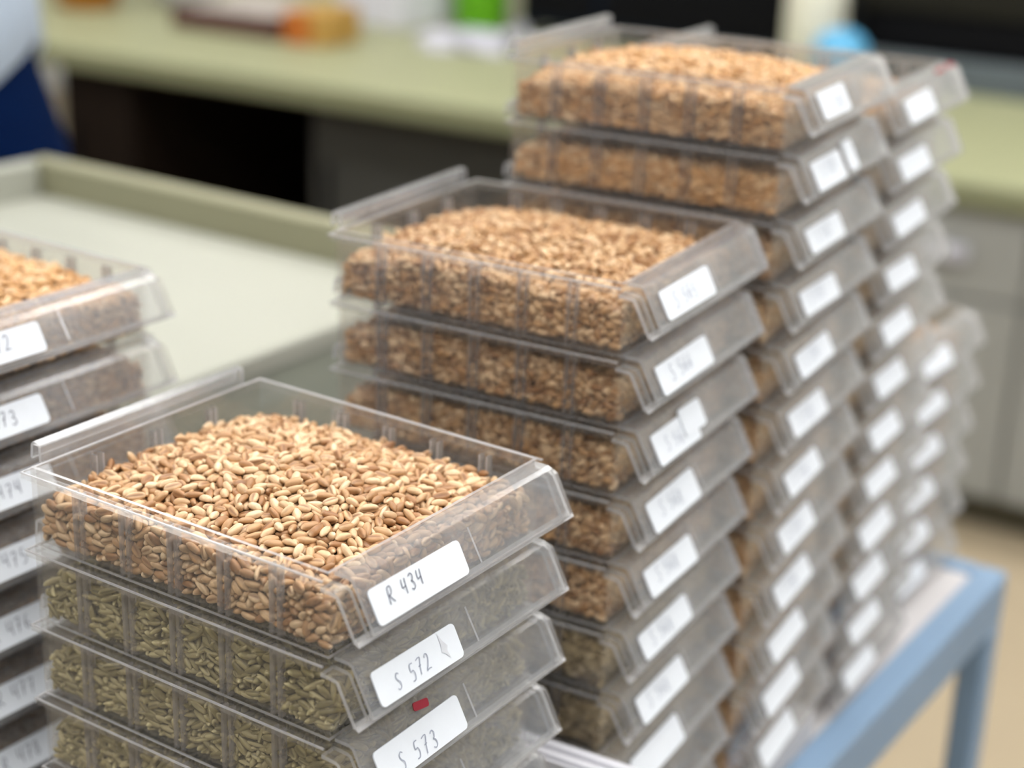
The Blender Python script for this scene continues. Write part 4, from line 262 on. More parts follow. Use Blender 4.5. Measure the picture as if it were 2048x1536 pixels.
166,25,49,63,36,8,142,49,61,39,24,21,142,61,64,74,21,19,138,120,77,28,21,20,114,163,78,86,16,29,144,181,77,31,30,20,144,197,79,85,24,3,113,213,80,8,21,21,143,230,79,35,24,11,143,277,80,27,19,20,159,309,74,50,24,37,167,341,75,57,17,20,153,364,72,80,22,0,160,392,63,6,24,19,156,416,63,88,27,2,155,432,54,68,30,26,164,449,47,38,25,11,181,24,45,48,21,33,184,35,55,63,25,33,194,46,63,84,15,19,160,62,66,70,23,31,175,95,70,19,27,20,168,152,79,33,21,31,173,174,82,49,22,15,188,172,84,18,22,38,166,209,81,36,12,36,183,247,82,9,24,2,175,253,86,19,26,39,167,289,79,8,22,2,182,344,75,67,22,22,179,380,70,28,20,34,190,388,66,88,26,18,174,418,57,70,34,13,180,433,56,8,7,14,181,450,52,47,31,2,205,21,50,67,21,4,198,15,59,45,17,36,207,64,59,59,23,37,219,83,69,47,25,11,224,112,73,37,24,33,
212,138,75,10,23,0,200,167,77,62,15,18,213,190,80,25,38,19,218,222,83,67,25,11,227,242,77,35,17,23,226,254,82,26,30,39,189,336,78,12,22,19,201,338,75,68,28,5,196,370,72,3,18,35,215,405,58,72,20,21,224,418,60,64,23,18,211,433,59,7,19,20,218,451,52,45,24,16,234,17,53,52,24,4,228,25,56,49,24,25,248,61,61,3,23,3,266,60,64,39,20,38,243,114,73,86,20,38,244,143,74,47,26,8,228,158,81,4,22,11,268,216,82,13,21,26,247,221,79,24,33,5,243,246,76,55,20,21,252,285,80,81,24,24,288,299,76,57,23,37,252,329,80,79,25,31,245,351,70,65,23,20,233,429,64,38,25,8,259,415,58,32,14,7,235,433,52,9,22,2,257,450,52,90,27,25,273,20,50,48,19,36,258,32,56,38,25,16,275,64,59,44,23,10,270,82,64,9,25,3,268,131,73,73,27,15,289,138,68,37,30,38,294,164,74,80,26,32,280,184,79,89,23,24,274,207,76,76,19,26,
290,251,68,74,27,26,299,281,73,5,26,4,269,291,74,8,21,19,294,323,67,65,22,0,289,336,70,2,29,28,283,396,61,64,28,39,284,450,59,0,21,28,266,424,58,21,17,18,280,445,49,65,28,31,296,21,45,33,30,20,303,34,49,68,30,20,290,62,58,71,18,26,299,84,61,25,25,36,317,108,65,10,24,4,305,135,65,39,20,0,317,167,66,5,21,37,297,183,74,2,25,8,305,218,71,26,27,14,318,243,65,58,35,21,316,265,66,54,22,13,318,280,65,18,16,24,379,308,60,89,27,23,310,359,67,57,18,2,353,392,57,15,28,36,303,406,60,45,25,31,315,428,51,54,25,23,288,451,44,90,14,30,325,21,49,39,29,21,316,37,50,8,29,4,355,64,56,45,23,39,337,72,54,82,22,34,335,92,60,68,31,24,338,149,63,67,21,9,336,167,62,83,16,4,379,225,59,41,25,26,356,211,60,89,23,30,346,247,61,35,20,38,347,269,59,48,22,1,360,309,59,59,20,26,353,315,57,62,33,26,
348,346,59,55,17,38,364,402,57,40,22,6,328,400,58,33,25,19,346,420,53,75,28,28,327,442,46,2,27,12,360,28,40,66,18,1,355,33,52,23,30,39,359,53,52,34,23,13,384,100,58,23,23,1,370,107,57,2,21,18,357,157,54,59,23,36,371,168,53,57,16,0,373,213,54,22,22,3,364,218,56,55,28,22,353,238,53,85,17,32,358,263,56,88,17,17,378,290,60,63,24,27,354,326,53,75,22,16,369,342,56,67,21,0,364,390,55,71,18,18,352,394,48,84,24,15,369,428,50,80,21,17,355,439,43,34,28,18,383,23,45,10,10,38,385,45,50,67,26,28,381,62,52,5,15,36,376,104,46,72,31,19,376,117,56,49,28,23,385,131,54,67,18,21,386,176,50,22,11,30,385,187,49,19,13,35,378,229,48,9,29,5,385,241,51,21,8,16,377,270,54,25,14,7,371,315,54,84,20,38,380,303,52,78,15,29,385,319,49,22,31,25,384,388,54,19,26,1,382,398,47,12,20,23,374,413,38,71,23,20,
382,447,46,12,28,40,20,26,50,26,26,24,14,45,51,2,33,24,11,57,58,17,22,26,10,97,50,72,9,25,14,109,49,8,29,33,10,129,53,25,21,4,11,161,50,49,5,8,9,208,59,23,17,36,23,233,55,27,21,28,19,248,58,46,41,14,16,268,60,77,30,37,10,288,55,72,13,18,14,314,57,9,17,11,13,332,55,56,20,21,20,383,53,48,19,1,11,405,53,73,18,25,15,424,45,49,30,17,18,444,45,22,27,12,33,24,39,53,27,12,44,23,50,46,31,10,40,44,57,61,15,22,41,85,58,20,22,33,15,117,55,6,19,13,40,143,58,49,17,10,25,159,59,57,16,24,24,198,53,10,29,11,16,219,61,29,20,17,31,242,58,45,13,18,34,284,62,21,18,11,33,296,59,8,22,29,13,327,62,79,23,0,12,361,56,72,27,15,38,381,57,65,29,39,26,390,58,43,21,3,34,435,51,68,22,27,50,444,38,65,26,37,62,23,48,3,27,13,57,33,52,52,22,16,62,77,61,70,20,18,
54,89,63,82,21,9,49,128,63,81,19,39,35,161,62,7,27,37,62,177,64,43,20,15,43,193,61,85,25,12,38,225,63,17,18,8,62,246,65,24,22,19,53,260,63,44,29,40,72,322,66,81,13,1,44,331,64,87,21,0,67,350,60,83,26,21,46,396,61,21,21,31,68,420,59,82,23,15,48,429,51,42,20,7,70,446,49,16,15,13,115,16,54,16,6,37,104,39,52,72,22,18,91,53,60,77,18,25,70,21,54,77,26,23,69,121,68,68,21,5,84,149,73,14,24,0,61,166,67,81,20,25,80,194,69,84,26,6,62,207,67,3,17,1,94,246,71,89,22,35,95,277,69,70,29,17,73,288,69,26,25,8,24,341,58,56,19,34,101,346,67,69,19,11,64,372,62,35,23,28,97,401,61,65,28,20,87,436,57,15,27,32,96,443,50,62,29,38,130,15,47,2,22,14,132,47,52,60,22,15,126,54,58,72,22,23,135,85,66,14,22,1,131,115,74,73,19,7,124,130,72,56,26,15,119,153,74,13,20,38,
115,204,78,9,23,27,119,216,74,54,25,39,118,258,80,61,24,30,86,281,76,34,22,18,122,309,75,37,19,34,114,324,75,62,21,36,118,375,65,65,27,13,108,412,60,39,22,21,129,403,61,40,16,32,131,434,57,29,22,23,130,447,52,11,23,19,156,16,47,86,28,5,149,19,57,14,20,13,163,41,60,72,26,33,150,76,67,10,17,5,158,111,72,58,23,22,164,142,78,84,21,18,123,189,75,62,28,37,147,207,78,4,33,11,163,224,82,67,26,38,153,250,80,82,24,3,156,278,82,69,22,1,157,296,75,35,20,34,157,322,80,61,25,25,138,350,77,62,20,36,142,388,69,46,21,9,172,415,66,3,24,16,165,435,58,15,22,20,151,449,56,33,7,5,186,15,52,42,23,13,195,33,59,74,21,40,205,48,63,78,18,4,138,74,68,14,22,26,173,117,70,52,7,8,179,121,77,24,18,38,166,165,79,37,26,6,165,198,85,79,18,34,172,219,80,23,15,36,152,238,82,3,20,1,173,279,84,71,23,28,
181,287,78,61,21,10,183,320,82,45,23,25,174,372,72,32,22,13,210,392,62,65,27,7,185,409,56,20,20,24,181,424,58,58,38,38,181,441,53,1,21,25,213,25,55,11,28,4,215,40,60,30,27,29,206,26,62,15,24,17,196,87,68,49,28,23,184,100,74,34,23,31,204,153,79,1,18,5,188,202,84,69,22,26,207,198,79,58,24,5,196,238,82,88,31,38,242,243,83,43,21,0,216,281,80,46,20,30,209,321,81,54,21,2,211,334,77,8,27,15,202,359,74,84,18,24,235,417,63,35,17,36,208,409,63,64,26,28,222,430,56,18,17,17,200,450,54,42,23,3,255,14,52,90,21,10,251,22,57,5,20,31,249,51,64,53,21,27,243,83,68,65,26,40,253,106,71,6,25,29,219,146,81,0,26,17,239,175,80,67,22,2,201,178,80,5,20,32,242,229,82,14,22,6,250,251,81,40,21,38,241,262,83,53,21,5,241,297,78,78,29,22,284,306,71,62,25,38,245,342,76,45,25,22,253,369,69,62,23,1,
229,403,61,85,23,8,247,431,53,19,19,2,246,444,52,47,15,30,284,25,54,41,26,1,274,24,58,27,26,24,251,38,62,23,25,2,267,35,62,43,23,23,281,90,67,36,22,28,258,146,72,27,22,38,268,147,74,29,19,23,268,192,79,55,24,1,284,215,78,2,22,19,296,246,74,10,19,37,284,286,74,45,22,0,297,311,71,56,24,33,291,324,75,64,22,5,273,367,70,34,26,36,263,374,73,17,19,13,253,400,66,72,23,21,276,437,55,12,21,22,271,448,53,15,34,38,307,18,54,11,25,4,300,25,53,7,21,3,301,47,58,27,22,40,313,83,61,37,22,20,329,106,61,17,20,1,308,149,69,16,16,18,305,159,65,83,25,29,299,193,75,4,18,1,296,221,73,25,29,13,303,242,69,33,28,22,308,267,73,74,21,5,318,303,67,67,23,33,307,326,70,37,21,4,321,368,64,36,16,11,290,369,67,19,19,4,317,440,53,50,28,7,302,430,52,5,21,11,305,451,53,42,31,11,320,24,54,21,26,24,
319,35,58,8,23,32,339,57,51,27,14,22,342,82,59,58,21,20,354,125,61,47,23,28,331,135,68,64,22,38,344,172,61,81,24,11,362,188,60,79,33,29,343,194,64,35,16,40,341,262,65,60,26,27,330,273,63,35,27,33,347,281,64,27,23,34,344,305,61,4,27,1,336,361,62,12,16,27,321,377,61,42,23,24,326,412,58,89,22,23,340,415,57,34,19,6,320,450,49,2,24,4,354,14,49,45,8,16,371,31,51,32,21,18,374,85,55,60,25,5,354,87,58,18,11,21,358,115,57,66,17,4,372,154,57,58,26,35,373,172,60,27,25,23,372,191,59,31,25,20,375,238,57,72,27,23,365,244,59,17,22,15,368,283,60,66,23,13,369,302,57,70,22,3,360,326,60,32,27,38,354,366,57,57,28,34,361,354,56,39,29,30,352,406,53,15,24,16,363,412,50,14,14,27,354,448,46,71,9,2,377,16,47,35,13,7,378,51,56,72,21,9,379,72,52,45,24,26,373,96,51,13,18,31,384,80,57,18,29,0,
385,142,57,67,13,22,383,170,58,78,14,14,378,198,53,72,11,26,383,221,51,56,28,11,377,248,54,10,12,21,372,261,58,73,19,29,385,283,55,20,25,36,383,321,58,5,11,30,380,339,52,83,20,11,380,351,53,9,13,39,374,398,51,52,29,11,385,420,49,67,23,13,376,408,51,89,28,34,31,22,49,80,12,0,38,21,57,31,23,16,18,49,58,12,30,6,21,105,52,14,24,13,20,123,49,29,23,23,10,147,56,67,31,36,11,171,56,34,10,28,12,194,58,12,15,27,16,232,62,83,22,22,17,257,61,51,20,28,21,277,58,87,20,20,17,305,58,47,16,29,12,297,63,12,16,29,10,344,57,24,28,16,19,372,52,2,35,0,9,372,50,23,23,16,13,418,52,78,21,22,31,450,50,2,25,13,50,15,49,88,24,36,33,31,51,45,18,37,60,61,59,30,32,14,39,67,58,59,22,9,22,111,59,44,20,19,17,141,60,64,27,20,26,167,63,2,22,4,22,189,60,44,16,7,29,216,62,27,16,2,
34,253,60,76,29,31,33,270,61,44,9,40,21,295,59,14,27,10,34,325,61,73,20,11,19,348,55,16,12,27,36,366,60,75,12,29,41,401,54,27,22,20,48,415,56,64,25,16,44,443,48,34,12,35,89,18,49,31,30,25,78,26,53,33,25,24,56,43,55,2,28,8,60,93,58,64,37,18,32,117,61,75,25,28,64,145,67,39,22,4,48,175,63,83,28,32,57,191,68,86,17,33,64,217,69,45,23,5,39,257,66,31,19,22,45,264,67,80,15,38,55,288,64,57,24,38,58,303,62,33,14,3,58,348,66,80,22,15,51,377,62,28,22,16,25,424,54,17,21,4,65,428,54,43,21,6,21,435,53,53,27,3,61,16,55,83,30,37,92,32,55,58,23,19,103,49,59,61,24,30,99,62,63,21,13,10,109,103,72,49,23,35,25,63,57,8,18,19,79,163,70,88,16,22,122,141,75,3,25,22,104,221,79,4,23,8,81,235,72,19,26,21,89,265,73,20,25,36,79,298,74,22,22,28,93,323,69,43,22,3,
76,365,67,1,23,23,72,395,61,83,23,39,118,417,56,43,25,40,88,415,59,76,22,2,86,447,53,16,13,35,132,15,55,88,21,14,108,21,58,17,22,3,139,22,61,57,19,39,134,93,72,43,21,19,118,84,68,41,22,40,102,110,74,45,25,5,108,157,71,68,17,3,102,202,76,68,24,4,123,224,81,87,26,25,102,271,73,56,22,32,125,276,78,12,19,40,99,301,75,86,23,25,92,329,75,40,25,37,122,363,71,11,27,28,132,373,73,23,18,32,94,428,60,67,24,16,122,428,59,79,29,17,115,449,59,55,33,26,161,16,54,49,21,36,156,33,56,82,20,21,122,45,63,87,22,29,151,97,70,3,21,23,70,39,56,65,27,13,150,136,73,12,26,11,154,165,81,69,18,13,159,191,82,35,25,16,153,215,80,38,17,19,136,255,79,83,25,16,139,242,82,52,25,7,166,301,78,70,34,35,88,317,75,39,24,23,168,354,76,83,22,13,169,364,74,36,25,12,155,407,65,87,25,29,154,427,61,62,29,21,
161,444,54,15,13,19,191,22,55,45,21,39,175,30,61,89,21,4,177,60,64,11,29,23,192,77,70,85,29,29,184,112,71,48,28,37,208,117,77,46,23,14,188,140,79,59,25,11,176,204,85,52,29,1,181,217,84,11,22,38,194,213,87,39,19,21,190,280,83,35,24,30,194,300,80,56,29,24,184,369,74,20,20,32,166,314,82,3,20,28,178,395,68,7,24,15,180,408,63,42,34,15,188,417,65,72,29,28,174,448,57,38,31,30,221,16,59,42,21,39,243,29,58,16,29,3,218,49,64,37,24,2,213,64,66,66,30,37,209,108,74,2,24,0,207,85,73,15,20,33,182,154,81,13,20,24,210,211,83,82,21,18,203,222,84,46,24,26,212,250,85,89,22,38,228,266,82,47,20,27,203,294,80,2,17,34,230,317,83,69,24,37,202,392,68,21,31,27,217,409,65,22,25,6,211,423,62,41,14,17,217,430,66,86,28,11,215,441,54,42,16,6,239,14,59,42,16,9,237,42,60,85,17,37,246,72,73,1,21,6,
257,91,73,66,21,0,277,132,78,31,25,39,237,137,79,79,24,2,240,148,81,45,24,10,249,179,81,20,19,5,240,211,81,32,22,20,231,234,82,47,22,37,239,279,83,11,19,18,255,295,78,35,23,38,268,310,74,83,25,36,237,356,73,71,17,1,250,388,70,78,20,39,251,409,59,85,19,17,257,437,55,24,33,29,235,450,56,10,38,26,286,15,52,44,16,8,280,37,58,46,30,35,260,53,58,14,24,13,290,49,62,37,24,0,277,121,72,16,22,3,279,138,70,38,33,10,
]

# ------------------------------------------------------------ room shell
def structure(name, mb, loc=(0, 0, 0), rot=0.0): o = one(name, mb, P(*loc), None, None, rot); o['kind'] = 'structure'; return o
b = MB(); b.box(-75, 135, -110, 160, -0.6, 0, 'floor'); structure('floor', b, (0, 0, -32))
b = MB(); b.box(0, 3, -110, 160, 0, 92, 'wallp'); structure('wall_back', b, (132, 0, -32), 0.0)
b = MB(); b.box(-75, 135, 0, 3, 0, 92, 'wallp'); structure('wall_left', b, (0, 160, -32))
b = MB(); b.box(-75, 135, -110, 163, 92, 93, 'ceil'); structure('ceiling', b, (0, 0, -32))
n_l = 0
LROW = ['first', 'second', 'third']
for i, x in enumerate((-30, 25, 80)):
    for j, y in enumerate((-58, -14, 34, 100)):
        t = thing('ceiling_light', P(x, y, 60), 'fluorescent ceiling panel, %s from the camera side in the %s row from the aisle' % (['first', 'second', 'third', 'fourth'][j], LROW[i]), 'lamp', 0, 'fluorescent ceiling panels')
        b = MB(); b.box(-7, 7, -21, 21, -1.2, 0, 'white'); part('housing', b, t)
        b = MB(); b.box(-6.2, 6.2, -20, 20, -1.6, -1.2, 'lamp'); part('diffuser', b, t, 'glowing white diffuser')

# ------------------------------------------------------------ the trays
W, D = 4.15, 4.85
BEND, TIP = (0.0, -0.035), (-0.28, -0.577)
def profile(off=0.0, y0=0.27, s1=1.0, roof=0.0):
    """(y, z) line over the front edge: flat roof, rounded bend, sloping face; off moves it outwards"""
    d = Vector((TIP[0]-BEND[0], TIP[1]-BEND[1])); L = d.length; d.normalize(); nrm = Vector((d.y, -d.x))
    z0 = -0.005+off*0.9+roof
    a = Vector(BEND)+nrm*off; e = a+d*L*s1
    p0 = Vector((y0, z0)); k = Vector((a.x+0.07-off*0.4, z0)); q = a+d*0.09
    return [tuple(p0), tuple(k), tuple((k+Vector((a.x, z0))*2+q)/4+Vector((0, 0))), tuple(q), tuple(e)]
def on_plate(x, s, off):
    pr = profile(0.0); a = Vector(BEND); e = Vector(TIP); d = (e-a); nrm = Vector((d.normalized().y, -d.normalized().x))
    p = a+d*s+nrm*(off+PLATE_OFF); return (x, p.x, p.y)
PLATE_OFF = 0.0
FL = 0.19
def tub_mesh():
    b = MB(); x0, x1, y0, y1, t, zb = 0.10, W-0.10, 0.27, D-0.055, 0.045, -0.998
    i0, i1, j0, j1 = x0+t, x1-t, y0+t, y1-t
    tp = 0.012
    def wall(o, i):   # o, i: outer and inner edge end points ((x, y), (x, y))
        (ax, ay), (bx, by) = o; (cx, cy), (dx, dy) = i
        v = [(ax, ay, zb), (bx, by, zb), (bx, by, 0), (ax, ay, 0), (cx, cy, zb+0.04), (dx, dy, zb+0.04), (dx, dy, 0), (cx, cy, 0)]
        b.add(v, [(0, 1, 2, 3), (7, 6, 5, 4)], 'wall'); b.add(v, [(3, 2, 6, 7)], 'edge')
    wall(((x0, y1), (x0, y0)), ((i0, j1), (i0, j0))); wall(((x0, y0), (x1, y0)), ((i0, j0), (i1, j0)))
    wall(((x1, y0), (x1, y1)), ((i1, j0), (i1, j1))); wall(((x1, y1), (x0, y1)), ((i1, j1), (i0, j1)))
    b.add([(x0, y0, zb), (x0, y1, zb), (x1, y1, zb), (x1, y0, zb)], [(0, 1, 2, 3)], 'wall')
    b.add([(i0, j0, zb+.04), (i1, j0, zb+.04), (i1, j1, zb+.04), (i0, j1, zb+.04)], [(0, 1, 2, 3)], 'wall')
    return b.mesh('tub')
def rim_mesh():
    b = MB(); z0, z1 = -0.125, -0.05
    def flange(x0, x1, y0, y1, lip):
        v = [(x, y, z) for z in (z0, z1) for y in (y0, y1) for x in (x0, x1)]
        b.add(v, [(4, 5, 7, 6), (0, 2, 3, 1)], 'wall')
        side = {'x0': (0, 4, 6, 2), 'x1': (1, 3, 7, 5), 'y1': (2, 6, 7, 3)}
        for k in lip: b.add(v, [side[k]], 'wall')
    flange(0.0, 0.10, 0.27, D, ['x0', 'y1']); flange(W-0.10, W, 0.27, D, ['x1', 'y1']); flange(0.10, W-0.10, D-0.055, D, ['y1'])
    # thin bead along the outer top edge of the flange, its glint painted white
    for x0, x1, y0, y1 in ((-0.008, 0.014, 0.27, D+0.008), (W-0.014, W+0.008, 0.27, D+0.008), (0.014, W-0.014, D-0.014, D+0.008)):
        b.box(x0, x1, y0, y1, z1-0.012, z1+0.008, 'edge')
    return b.mesh('rim')
def handle_mesh():
    b = MB()
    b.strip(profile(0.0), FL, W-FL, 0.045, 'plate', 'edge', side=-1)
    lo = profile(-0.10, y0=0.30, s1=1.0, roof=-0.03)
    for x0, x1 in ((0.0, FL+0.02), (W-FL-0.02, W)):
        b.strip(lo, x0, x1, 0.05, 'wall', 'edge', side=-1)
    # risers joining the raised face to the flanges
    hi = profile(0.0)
    for xa, xb, rm in ((FL, FL-0.03, 'wall'), (W-FL, W-FL+0.07, 'riser_glint')):  # only the far one carries the painted reflection
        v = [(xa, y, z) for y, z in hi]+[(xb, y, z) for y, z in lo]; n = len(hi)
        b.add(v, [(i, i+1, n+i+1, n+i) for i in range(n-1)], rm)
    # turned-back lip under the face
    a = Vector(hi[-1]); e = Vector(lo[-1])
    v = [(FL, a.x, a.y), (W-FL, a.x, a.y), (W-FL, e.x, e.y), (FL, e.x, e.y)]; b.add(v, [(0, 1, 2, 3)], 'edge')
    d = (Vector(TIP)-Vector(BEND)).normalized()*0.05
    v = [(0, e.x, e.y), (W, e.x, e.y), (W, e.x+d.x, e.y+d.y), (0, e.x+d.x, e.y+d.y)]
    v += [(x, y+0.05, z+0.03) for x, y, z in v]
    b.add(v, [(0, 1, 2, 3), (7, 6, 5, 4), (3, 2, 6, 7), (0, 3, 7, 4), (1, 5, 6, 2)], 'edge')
    return b.mesh('front_handle')
def fin_mesh():
    b = MB(); x = 2.12; hi = profile(0.0)
    v = [(x, 0.27, -0.03), (x, hi[3][0], hi[3][1]-0.01), (x, hi[4][0]+0.03, hi[4][1]+0.08), (x, 0.27, -0.40)]
    v += [(p[0]+0.03, p[1], p[2]) for p in v]
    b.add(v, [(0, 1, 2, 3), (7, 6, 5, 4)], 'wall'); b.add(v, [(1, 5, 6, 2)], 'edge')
    return b.mesh('stiffening_fin')
def back_mesh():
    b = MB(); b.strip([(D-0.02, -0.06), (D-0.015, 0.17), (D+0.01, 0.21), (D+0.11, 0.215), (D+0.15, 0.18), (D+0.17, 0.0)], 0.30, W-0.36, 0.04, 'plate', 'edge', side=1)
    return b.mesh('back_handle')
def rib_mesh():
    b = MB()
    for dx in (-0.055, 0.055):
        v = [(-0.047, dx+e, z) for z in (-0.97, -0.13) for e in (-0.022, 0.022)]+[(0.05, dx+e, z) for z in (-0.97, -0.13) for e in (-0.011, 0.011)]
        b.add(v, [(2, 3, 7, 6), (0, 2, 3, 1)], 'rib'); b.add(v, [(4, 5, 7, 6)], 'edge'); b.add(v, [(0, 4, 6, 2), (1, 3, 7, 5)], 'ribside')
    return b.mesh('divider_rib')
TUB, RIM, HAN, FIN, BACK, RIB = tub_mesh(), rim_mesh(), handle_mesh(), fin_mesh(), back_mesh(), rib_mesh()

# pencil strokes: each character is a list of polylines in a 0..1 box, y up
GL = {
 'R': [[(.05, 0), (.1, .5), (.12, .95)], [(.12, .95), (.5, 1), (.62, .78), (.45, .55), (.15, .5)], [(.2, .5), (.45, .25), (.75, .05)]],
 'S': [[(.7, .9), (.45, 1), (.2, .82), (.35, .58), (.62, .4), (.6, .12), (.3, 0), (.05, .1)]],
 '2': [[(.1, .8), (.3, 1), (.58, .92), (.6, .65), (.35, .3), (.05, .02), (.4, .06), (.75, .03)]],
 '3': [[(.1, .88), (.4, 1), (.65, .82), (.5, .58), (.3, .52), (.6, .42), (.68, .15), (.4, 0), (.08, .1)]],
 '4': [[(.15, 1), (.08, .5), (.35, .45), (.62, .55)], [(.68, 1), (.62, .5), (.6, 0)]],
 '5': [[(.65, 1), (.25, .97), (.18, .58), (.5, .6), (.66, .35), (.5, .06), (.1, .04)]],
 '6': [[(.6, 1), (.25, .7), (.1, .3), (.3, 0), (.6, .12), (.58, .4), (.3, .45), (.12, .25)]],
 '7': [[(.05, .92), (.4, 1), (.7, .95), (.45, .5), (.3, 0)], [(.2, .5), (.6, .54)]],
 '8': [[(.4, .52), (.15, .75), (.35, 1), (.6, .8), (.4, .52), (.12, .22), (.36, 0), (.64, .22), (.4, .52)]],
 '1': [[(.2, .75), (.42, 1), (.36, 0)]], '0': [[(.35, 1), (.1, .6), (.2, .08), (.5, .05), (.66, .5), (.5, .95), (.35, 1)]], '9': [[(.62, .75), (.35, .98), (.12, .75), (.35, .5), (.62, .75), (.58, .35), (.45, 0)]], ' ': [],
}
def smooth(p, k=4):
    o = []
    for i in range(len(p)-1):
        a, b_, c, d = Vector(p[max(0, i-1)]), Vector(p[i]), Vector(p[i+1]), Vector(p[min(len(p)-1, i+2)])
        for j in range(k):
            t = j/k; o.append(0.5*((2*b_)+(c-a)*t+(2*a-5*b_+4*c-d)*t*t+(3*b_-a-3*c+d)*t**3))
    o.append(Vector(p[-1])); return o
PD = (Vector(TIP)-Vector(BEND)); PL = PD.length
def place(x, h, off):           # x along the tray, h distance down the face, off above it
    return on_plate(x, h/PL, off)
def writing(text, x, s, h, slope=0.0, th=0.014, mt='ink', dx=0.72):
    b = MB(); cx = x; r = random.Random(text)
    for ch in text:
        k = h*r.uniform(0.9, 1.08); lift = r.uniform(-0.02, 0.02)
        for st in GL[ch]:
            pts = smooth(st)
            n = len(pts); vs = []
            for i, p in enumerate(pts):
                d = (pts[min(n-1, i+1)]-pts[max(0, i-1)]).normalized(); q = Vector((-d.y, d.x))
                for e in (-1, 1):
                    ux = cx+(p.x*k*0.62)+q.x*th/2*e+p.y*0.05*h; uy = s*PL-(p.y*k+lift)-q.y*th/2*e-slope*(ux-x)
                    vs.append(place(ux, uy, 0.0345))
            b.add(vs, [(2*i, 2*i+1, 2*i+3, 2*i+2) for i in range(n-1)], mt)
        cx += h*dx*(0.8 if ch == ' ' else 1.0)
    return b
def label_mb(x0, x1, s0, s1, tilt=0.0, off=0.006, th=0.02, r=0.06, mt='paper'):
    b = MB(); cx, cy = (x0+x1)/2, (s0+s1)*PL/2; hw, hh = (x1-x0)/2, (s1-s0)*PL/2; pts = []
    for qx, qy, a0 in ((1, -1, -90), (1, 1, 0), (-1, 1, 90), (-1, -1, 180)):
        for k in range(5):
            a = math.radians(a0+k*22.5); pts.append((qx*(hw-r)+r*math.cos(a), qy*(hh-r)+r*math.sin(a)))
    ct, st = math.cos(tilt), math.sin(tilt); n = len(pts)
    v = [place(cx+px*ct-py*st, cy+px*st+py*ct, o) for o in (off, off+th) for px, py in pts]
    b.add(v, [tuple(range(n, 2*n)), tuple(reversed(range(n)))]+[(i, (i+1) % n, n+(i+1) % n, n+i) for i in range(n)], mt); return b

# ------------------------------------------------------------ grain: packed kernels, instanced on stored poses
def kernel_mesh(name, L, wd, th, mt, nr=11, ns=12):
    vs, fs, gr, tp = [], [], [], []
    rows = []
    for i in range(nr+1):
        t = i/nr; x = -0.5+t; s = 2*x
        r = max(0.0, 1-abs(s)**2.3)**0.55*(1.0-0.10*s)
        if i in (0, nr): r = 0.10 if i == 0 else 0.03
        for j in range(ns):
            a = 2*math.pi*j/ns; da = (a-math.pi/2+math.pi) % (2*math.pi)-math.pi
            g = math.exp(-(da/0.38)**2); k = 1-0.38*g*(1-abs(s)**4)
            vs.append((x*L*S, math.cos(a)*r*k*wd/2*S, (math.sin(a)*r*k*th/2+0.05*th*(1-s*s)*(-1))*S)); gr.append(min(1, g*max(0, 1-abs(s)**5)*0.95+(0.55*max(0, (s-0.72)/0.28) if s < 0.98 else 0.3)))
            tp.append(max(0, (abs(s)-0.78)/0.22)*(0.25 if s > 0 else 0.8))
    for i in range(nr):
        for j in range(ns): q = (j+1) % ns; fs.append((i*ns+j, i*ns+q, (i+1)*ns+q, (i+1)*ns+j))
    fs.append(tuple(reversed(range(ns)))); fs.append(tuple(range(nr*ns, nr*ns+ns)))
    me = bpy.data.meshes.new(name); me.from_pydata(vs, [], fs)
    for nm, arr in (('groove', gr), ('tip', tp)):
        a = me.attributes.new(nm, 'FLOAT', 'POINT'); a.data.foreach_set('value', arr)
    me.polygons.foreach_set('use_smooth', [True]*len(fs)); me.materials.append(mt); me.update(); return me
PK = np.array(KERNEL_POSES, float).reshape(-1, 6)
PK = np.array([.1, .2, -1, -math.pi, -math.pi/2, -math.pi])+PK*np.array([.01, .01, 1.1/99, 2*math.pi/90, math.pi/45, 2*math.pi/40])
POSES = dict(wheat=PK)
def node_tree(name, proto):
    ng = bpy.data.node_groups.new(name, 'GeometryNodeTree')
    ng.interface.new_socket('Geometry', in_out='INPUT', socket_type='NodeSocketGeometry'); ng.interface.new_socket('Geometry', in_out='OUTPUT', socket_type='NodeSocketGeometry')
    N = ng.nodes.new; L = ng.links.new
    gi, go = N('NodeGroupInput'), N('NodeGroupOutput'); ip = N('GeometryNodeInstanceOnPoints'); oi = N('GeometryNodeObjectInfo'); jg = N('GeometryNodeJoinGeometry')
    oi.inputs['Object'].default_value = proto
    def na(nm, ty): n = N('GeometryNodeInputNamedAttribute'); n.data_type = ty; n.inputs['Name'].default_value = nm; return n.outputs['Attribute']
    e2r = N('FunctionNodeEulerToRotation'); L(na('rot', 'FLOAT_VECTOR'), e2r.inputs[0])
    L(gi.outputs[0], ip.inputs['Points']); L(oi.outputs['Geometry'], ip.inputs['Instance']); L(e2r.outputs[0], ip.inputs['Rotation'])
    L(na('scl', 'FLOAT_VECTOR'), ip.inputs['Scale']); L(na('grain', 'BOOLEAN'), ip.inputs['Selection'])
    L(gi.outputs[0], jg.inputs[0]); L(ip.outputs[0], jg.inputs[0]); L(jg.outputs[0], go.inputs[0]); return ng
TREES = {}
for kd in GRAIN:
    dims = (0.262, 0.086, 0.078) if kd.startswith('rye') else ((0.225, 0.108, 0.094) if kd != 'wheat_gold' else (0.20, 0.112, 0.10))
    TREES[kd] = node_tree('kernels_'+kd, bpy.data.objects.new('kernel_'+kd, kernel_mesh('kernel_'+kd, *dims, GRAIN[kd])))
GM = {}
